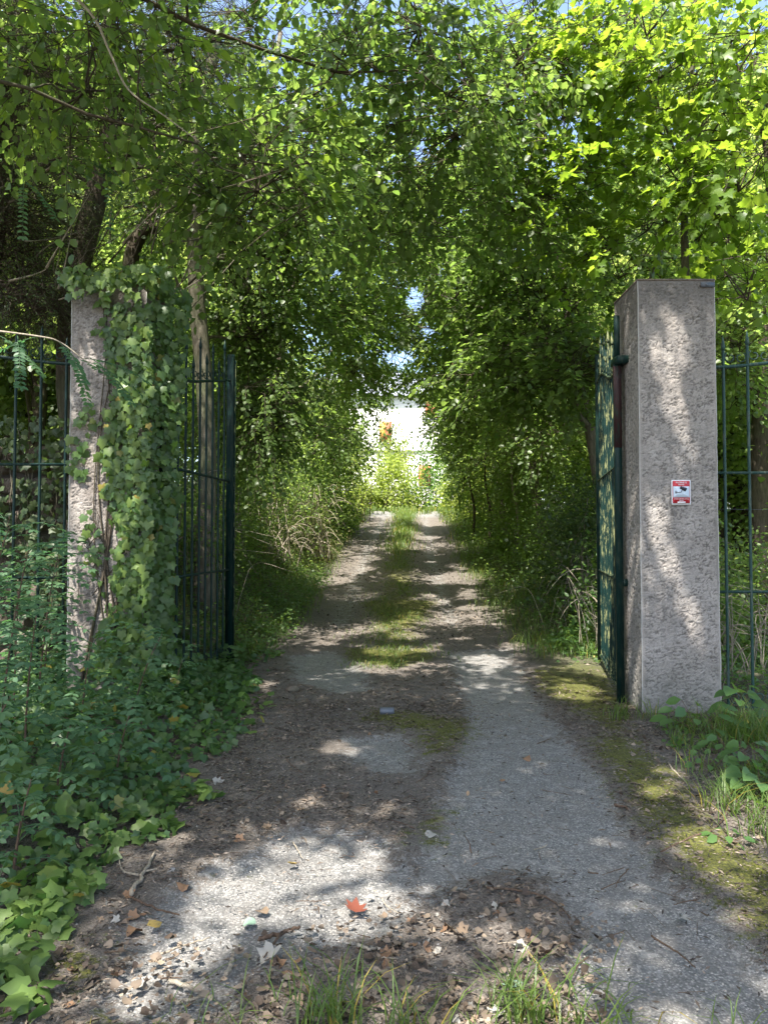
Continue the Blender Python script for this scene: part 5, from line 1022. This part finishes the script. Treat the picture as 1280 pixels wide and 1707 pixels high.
P = scat(600, -1.2, 1.6, 1.85, 2.5, lambda x, y: sst(.45, .6, fbm(x * 4, y * 4, 59)) * sst(2.5, 2.1, y)); blades(P, .05 + .13 * rng.random(len(P)) ** 2, .0022, .95, 'grass', 'sparse_grass')
# broad-leaved plants right
def herb(label, px, py, h, n, size, mat='herb', T=T_OVAL, rad=.12, lean=(0, 0)):
    c = gp(px, py); rt = thing('broadleaf_plant', label, 'plant', c); o_ = np.array(rt.location)
    for i in range(n):
        a = i * 2.4; q = (i + 1) / n; e = c + np.array([math.cos(a) * rad * (1.2 - q * .5) + lean[0] * q, math.sin(a) * rad * (1.2 - q * .5) + lean[1] * q, h * (.35 + .65 * q)])
        MB().add(*tube(bez(c, (c + e) / 2 + UP * h * .15, e, 6), .0016, 4)).build('stem', M['stick_red'], rt, off=o_)
        leaf_objects(T, 'herb' + T_key(T), e[None], np.array([[math.cos(a), math.sin(a) - .35, -.25]]), np.array([[.15, -.45, 1]]) + .25 * rng.standard_normal((1, 3)), np.array([size * (.8 + .5 * rng.random())]), M['herb_o'], rt, o_)
def T_key(T): return str(len(T[0]))
M['herb_o'] = leafmat('herb_leaf_single', (0.06, 0.13, 0.04), (0.10, 0.18, 0.05), (0.18, 0.35, 0.04), (0.32, 0.48, 0.06), 0.42, objrnd=True)
herb('broad round-leaved plant at the foot of the bare pillar', 1165, 1228, .24, 15, .115, rad=.20); herb('upright plant with heart-shaped leaves right of the pillar foot', 1232, 1215, .32, 14, .10, T=T_HEART, rad=.10); herb('low plant of pale leaflets in the right verge', 1185, 1285, .10, 16, .055, rad=.12)
herb('small star-leaved plant at the right frame edge above the moss', 1268, 1330, .16, 14, .08, T=T_HEART, rad=.12); herb('leafy weed in the verge between the grass tufts', 1225, 1270, .16, 18, .075, rad=.16); herb('low weed at the inner edge of the moss strip', 1215, 1405, .05, 8, .06, rad=.07); herb('dark low weed hugging the right frame edge', 1262, 1285, .14, 18, .07, T=T_HEART, rad=.15)
P = scat(6500, 1.95, 3.6, 3.6, 6.0, lambda x, y: sst(.38, .55, fbm(x * 4, y * 4, 58)) * (sdpoly(x, y, onground([(1110, 1205), (1300, 1195), (1400, 1420), (1240, 1400), (1165, 1320), (1120, 1260)])) > 0)); blades(P, .04 + .12 * rng.random(len(P)), .0028, .9, 'grass', 'verge_corner_grass')
P = P[rng.choice(len(P), len(P) // 2)] + UP * .03 + rng.standard_normal((len(P) // 2, 3)) * [.03, .03, .015]; V, F, r = leaves(T_OVAL, P, rv(len(P)) * [1, 1, .3], nrm(UP + .5 * rng.standard_normal(P.shape)), .03 + .03 * rng.random(len(P))); link('verge_weeds', mesh_np('verge_weeds', V, F, M['herb'], r), None, 'stuff')

# ------------------------------------------------------------------ litter
def curlleaf(T, c, s):
    V = T[0].copy(); V[:, 2] = c * (V[:, 0] ** 2) * 1.6 + s * (V[:, 1] - .5) ** 2 + .03 * rng.standard_normal(len(V)); return V, T[1]
M['stone_bit'] = litmat('gravel_bits', (0.14, 0.13, 0.12), (0.36, 0.34, 0.31))
def flat_scatter(n, fn, box, T, s0, s1, mat, nm, tilt=.35, zoff=.004, rp=1.5):
    P = scat(n, *box, fn); P[:, 2] += zoff + .012 * rng.random(len(P)); V, F, r = leaves(T, P, rv(len(P)) * [1, 1, .15], nrm(UP + tilt * rng.standard_normal(P.shape)), s0 + (s1 - s0) * rng.random(len(P)) ** 2, rng.random(len(P)) ** rp)
    link(nm, mesh_np(nm, V, F, M[mat], r), None, 'stuff')
litw = lambda x, y: (.14 + .95 * soilmask(x, y)) * (.35 + .65 * sst(.35, .6, fbm(x * 3.5, y * 3.5, 63))) * sst(5.5, 2, np.abs(x)) 
flat_scatter(125000, litw, (-2.6, 3.0, 1.9, 6.4), T_NARROW, .007, .034, 'litter', 'fine_litter', .5, rp=2.2)
flat_scatter(16000, litw, (-3.2, 3.4, 6.0, 13), T_NARROW, .02, .06, 'litter', 'drive_litter', .4)
flat_scatter(14000, lambda x, y: sst(2.6, .5, np.abs(offc(x, y))) * .8, (-3, 3.5, 10, 24), T_LOW, .02, .05, 'litter', 'lane_litter', .4)
flat_scatter(9000, lambda x, y: soilmask(x, y) * sst(.42, .62, fbm(x * 2.2, y * 2.2, 64)), (-3.2, 3.2, 1.9, 7), curlleaf(T_LOW, .5, .3), .015, .04, 'frag', 'leaf_fragments', .5)
bot = onground([(130, 1560), (420, 1590), (520, 1560), (700, 1490), (850, 1470), (960, 1540), (1010, 1620), (1050, 1707), (1000, 1760), (100, 1760), (-100, 1700), (60, 1620)])
flat_scatter(5200, lambda x, y: (sdpoly(x, y, bot) + .35 * (fbm(x * 3, y * 3, 69) - .5) > -.02) * (.3 + .7 * sst(.4, .6, fbm(x * 4, y * 4, 65))), (-1.6, 1.6, 1.9, 3.2), curlleaf(T_HEART, .6, .4), .008, .036, 'frag', 'thick_leaf_litter', .6)
flat_scatter(15000, lambda x, y: (.08 + .92 * soilmask(x, y)) * sst(.35, .62, fbm(x * 5, y * 5, 68)), (-2.6, 2.8, 1.9, 8), (T_NARROW[0] * [.7, 1, 2.5], T_NARROW[1]), .015, .06, 'frag', 'dry_strips', .35, rp=1.0)
q = scat(9000, -2.2, 3.0, 1.9, 7.5, lambda x, y: .25 + .5 * soilmask(x, y)); oc = (np.array([(1, 0, 0), (0, .8, 0), (-1, 0, 0), (0, -.8, 0), (0, 0, .7), (0, 0, -.4)]) * .5, np.array([[0, 1, 4], [1, 2, 4], [2, 3, 4], [3, 0, 4]]))
V, F, r = leaves(oc, q + UP * .002, rv(len(q)) * [1, 1, .1], nrm(UP + .2 * rng.standard_normal(q.shape)), .005 + .013 * rng.random(len(q)) ** 3); link('gravel', mesh_np('gravel', V, F, M['stone_bit'], r), None, 'stuff')
n = 900; q = scat(9000, -2.5, 3, 2.0, 8, litw)[:3200]; a = rng.random(len(q)) * 6.28; L = .02 + .09 * rng.random(len(q)) ** 2; d = np.stack([np.cos(a), np.sin(a), .1 * rng.standard_normal(len(q))], -1)
V, F = prisms(q + UP * .008, q + UP * .01 + d * L[:, None], .0014, .0009); link('fine_twigs', mesh_np('fine_twigs', V, F, M['stick_red'], np.zeros(len(V))), None, 'stuff')
q = scat(9000, -1.5, 3, 2.0, 7, lambda x, y: 1 - soilmask(x, y) * .7); V, F, r = leaves(T_DIA, q + UP * .003, rv(len(q)) * [1, 1, .1], nrm(UP + .5 * rng.standard_normal(q.shape)), .004 + .009 * rng.random(len(q)) ** 3); link('grit', mesh_np('grit', V, F, M['lf_pale'], r), None, 'stuff')
# individual dead leaves
DLT = [curlleaf(T_IVY, .7, .5), curlleaf(T_HEART, -.6, .6), curlleaf(T_OVAL, .9, .5), curlleaf(T_MAPLE, .5, .7), curlleaf(T_OVAL, .4, .2)]
_dm = {}
def dead(px, py, s, T, mat, label, group=None, tilt=.25, ang=None, zo=.004):
    key = (T, mat); me = _dm.get(key)
    if me is None: me = _dm[key] = mesh_np('fallen_leaf', DLT[T][0] - [0, .5, 0], DLT[T][1], M[mat], np.full(len(DLT[T][0]), .4))
    p = gp(px, py); o = link('fallen_leaf', me); o.location = (p[0], p[1], p[2] + zo); o.scale = (s,) * 3; o.rotation_euler = (rng.normal(0, tilt), rng.normal(0, tilt), rng.uniform(0, 6.28) if ang is None else ang); return tag(o, label, 'fallen leaf', group)
for a in [(592, 1517, .082, 3, 'lf_red', 'orange-red lobed leaf lying alone on the sunlit pavement'), (446, 1601, .075, 0, 'lf_pale', 'large pale grey dead leaf left of the longest grass tuft'), (325, 1618, .062, 4, 'lf_pale', 'pale oval dead leaf in the shade above the two short sticks'),
          (415, 1541, .05, 1, 'lf_green', 'grey-green leaf at the tip of the dark shadow band'), (752, 1548, .07, 1, 'lf_tan', 'cream curled leaf in the heap right of the red leaf'), (855, 1645, .07, 2, 'lf_green', 'grey-green leaf tucked beside the right bottom grass tuft'),
          (365, 1306, .06, 3, 'lf_pale', 'pale lobed leaf alone on dark soil near the ivy carpet'), (256, 1545, .075, 2, 'lf_yellow', 'long yellow-brown leaf left of the sunlit patch'), (222, 1552, .06, 1, 'lf_brown', 'reddish brown leaf next to the long yellow one'), (435, 1520, .05, 1, 'lf_tan', 'orange-tan leaf on the bare pavement left of the red leaf'),
          (487, 1442, .06, 2, 'lf_yellow', 'curled yellow leaf in the middle of the sunlit patch'), (980, 1587, .06, 2, 'lf_pale', 'pale folded leaf above the right bottom grass tuft'), (1141, 1536, .045, 0, 'lf_pale', 'small white leaf on the grey pavement at the right'), (1175, 1528, .05, 2, 'lf_tan', 'tan oval leaf on the pavement at the right edge'),
          (720, 1392, .055, 1, 'lf_pale', 'grey leaf on the moss patch at the centre of the drive'), (305, 1478, .055, 1, 'lf_brown', 'brown leaf beside the forked stick'), (28, 1357, .08, 1, 'lf_tan', 'tan dead leaf caught on the ivy at the left edge', None), (5, 1430, .10, 1, 'lf_yellow', 'yellowed leaf hanging on the ivy at the frame edge')]:
    dead(*a[:6], zo=.30 if a[0] < 30 else .005)
gl = {'lf_tan': ('tan dead leaf in the loose scatter over the drive', 'tan dead leaves scattered over the drive'), 'lf_brown': ('brown dead leaf in the loose scatter over the drive', 'brown dead leaves scattered over the drive'), 'lf_pale': ('pale dead leaf in the loose scatter over the drive', 'pale dead leaves scattered over the drive')}
cnt = 0
while cnt < 190:
    px_, py_ = (rng.uniform(60, 1010), rng.uniform(1490, 1707)) if cnt < 120 else (rng.uniform(120, 1000), rng.uniform(1130, 1500)); g_ = gp(px_, py_)
    if soilmask(g_[0], g_[1]) < .5 and rng.random() < .85: continue
    if g_[0] > 2.0: continue
    mt = ['lf_tan', 'lf_brown', 'lf_pale', 'lf_pale', 'lf_tan', 'lf_brown'][rng.integers(6)]; dead(px_, py_, rng.uniform(.022, .05), int(rng.integers(5)), mt, gl[mt][0], gl[mt][1], .4); cnt += 1
# sticks
def stick(label, pts, r, mat='twig_pale', fork=None, group=None, z=.0):
    P = curve([gp(*p) + UP * (r + .006 + z) for p in pts], 14); P += r * .5 * rng.standard_normal(P.shape) * [1, 1, .3]; m = MB().add(*tube(P, np.linspace(r, r * .6, 14), 7))
    for f in fork or []: Q = curve([gp(*p) + UP * (r * .8 + .01) for p in f], 8); m.add(*tube(Q, np.linspace(r * .65, r * .25, 8), 6))
    m.build('stick', M[mat], None, smooth=True, off=P[0]); o = bpy.context.scene.collection.objects[-1]
    o = [x for x in COL.objects if x.name.startswith('stick')][-1] if not o.name.startswith('stick') else o
    o.location = tuple(P[0]); tag(o, label, 'stick', group)
stick('left one of the two pale peeled sticks at the bottom left, the thicker', [(280, 1643), (310, 1652), (340, 1664)], .0085); stick('short pale stick just below the thicker peeled stick', [(292, 1679), (315, 1675), (338, 1668)], .0075)
stick('forked pale stick lying at the edge of the ivy carpet', [(218, 1496), (238, 1462), (258, 1426)], .009, 'twig_pale', [[(232, 1466), (205, 1458), (198, 1432)], [(240, 1460), (262, 1455)]])
stick('upright-lying pale stick between the two shadow bands', [(377, 1632), (386, 1612), (392, 1592)], .008); stick('small pale stick at the left bottom corner', [(150, 1659), (165, 1650), (175, 1646)], .006); stick('dark curved stick crossing the shadow left of centre', [(430, 1573), (470, 1562), (500, 1552)], .009, 'stick_red', [[(470, 1562), (450, 1590), (440, 1605)]])
stick('long thin dark branch lying across the heap of leaves', [(812, 1484), (870, 1490), (915, 1503), (952, 1535)], .005, 'stick_red'); stick('short dark twig at the moss edge near the pavement', [(1024, 1346), (1040, 1350), (1050, 1354)], .008, 'stick_red'); stick('long twig slanting over the moss strip', [(1100, 1425), (1150, 1400), (1190, 1385), (1220, 1350)], .005, 'stick_red')
stick('brown twig lying at the left side of the sunlit patch', [(220, 1500), (262, 1520), (300, 1530)], .005, 'stick_red'); stick('thin twig on the sunlit pavement pointing at the red leaf', [(270, 1595), (310, 1580), (350, 1568)], .004); stick('small grey stick beside the longest grass tuft', [(596, 1580), (615, 1588), (636, 1588)], .007)
stick('dark knobbly twig beside the small metal canister', [(680, 1186), (700, 1192), (722, 1188)], .009, 'bark_dark', [[(700, 1190), (712, 1178)]]); stick('thin brown twig on the pavement in the right foreground', [(1085, 1565), (1125, 1590), (1160, 1618)], .004, 'stick_red'); stick('pale twig lying in the right verge above the moss', [(1112, 1275), (1135, 1300), (1158, 1322)], .006)
n = 0
while n < 45:
    a_, b_ = rng.uniform(150, 1200), rng.uniform(1200, 1700); an_ = rng.uniform(0, 6.28); L = rng.uniform(18, 55); stick('thin brown twig lying loose on the litter of the drive', [(a_, b_), (a_ + L * .5 * math.cos(an_) + rng.normal(0, 4), b_ + L * .3 * math.sin(an_)), (a_ + L * math.cos(an_), b_ + L * .6 * math.sin(an_))], rng.uniform(.0018, .0035), 'stick_red' if rng.random() < .75 else 'twig_pale', group='thin twigs lying on the drive'); n += 1
# canister / gate stop
c = gp(645, 1192); cn = thing('metal_canister', 'small blue-grey metal canister lying on its side mid gateway', 'canister', c); o_ = np.array(cn.location)
cc_ = c + UP * .03; m = MB(); m.add(*tube([cc_ + [-.052, 0, 0], cc_ + [-.05, 0, 0], cc_ + [.05, 0, 0], cc_ + [.052, 0, 0]], [.029, .031, .031, .029], 20)); m.build('body', M['zinc'], cn, smooth=False, off=o_)
for s in (-1, 1): MB().add(*tube([cc_ + [s * .050, 0, 0], cc_ + [s * .056, 0, 0]], .0325, 20)).build('rim', M['zinc'], cn, off=o_)
P = gp(500, 1150); st_ = thing('stone_block', 'small dark stone half sunk at the left edge of the drive', 'stone', P); m = MB(); V, F = T_OVAL; o_ = np.array(st_.location)
import itertools
a = np.array([(math.cos(t) * rr * (1 + .15 * math.sin(3 * t)), math.sin(t) * rr * .8, zz) for rr, zz in ((.06, 0), (.065, .02), (.04, .045)) for t in np.linspace(0, 2 * math.pi, 10, False)] + [(0, 0, .052)]) + gp(487, 1152)
F = [[i * 10 + j, i * 10 + (j + 1) % 10, (i + 1) * 10 + (j + 1) % 10, (i + 1) * 10 + j] for i in range(2) for j in range(10)]; m.add(a, F); m.F.append(np.array([[20 + j, 20 + (j + 1) % 10, 30] for j in range(10)])); m.build('body', M['stone'], st_, off=o_)

print('TRIS', sum(len(m.polygons) for m in bpy.data.meshes))
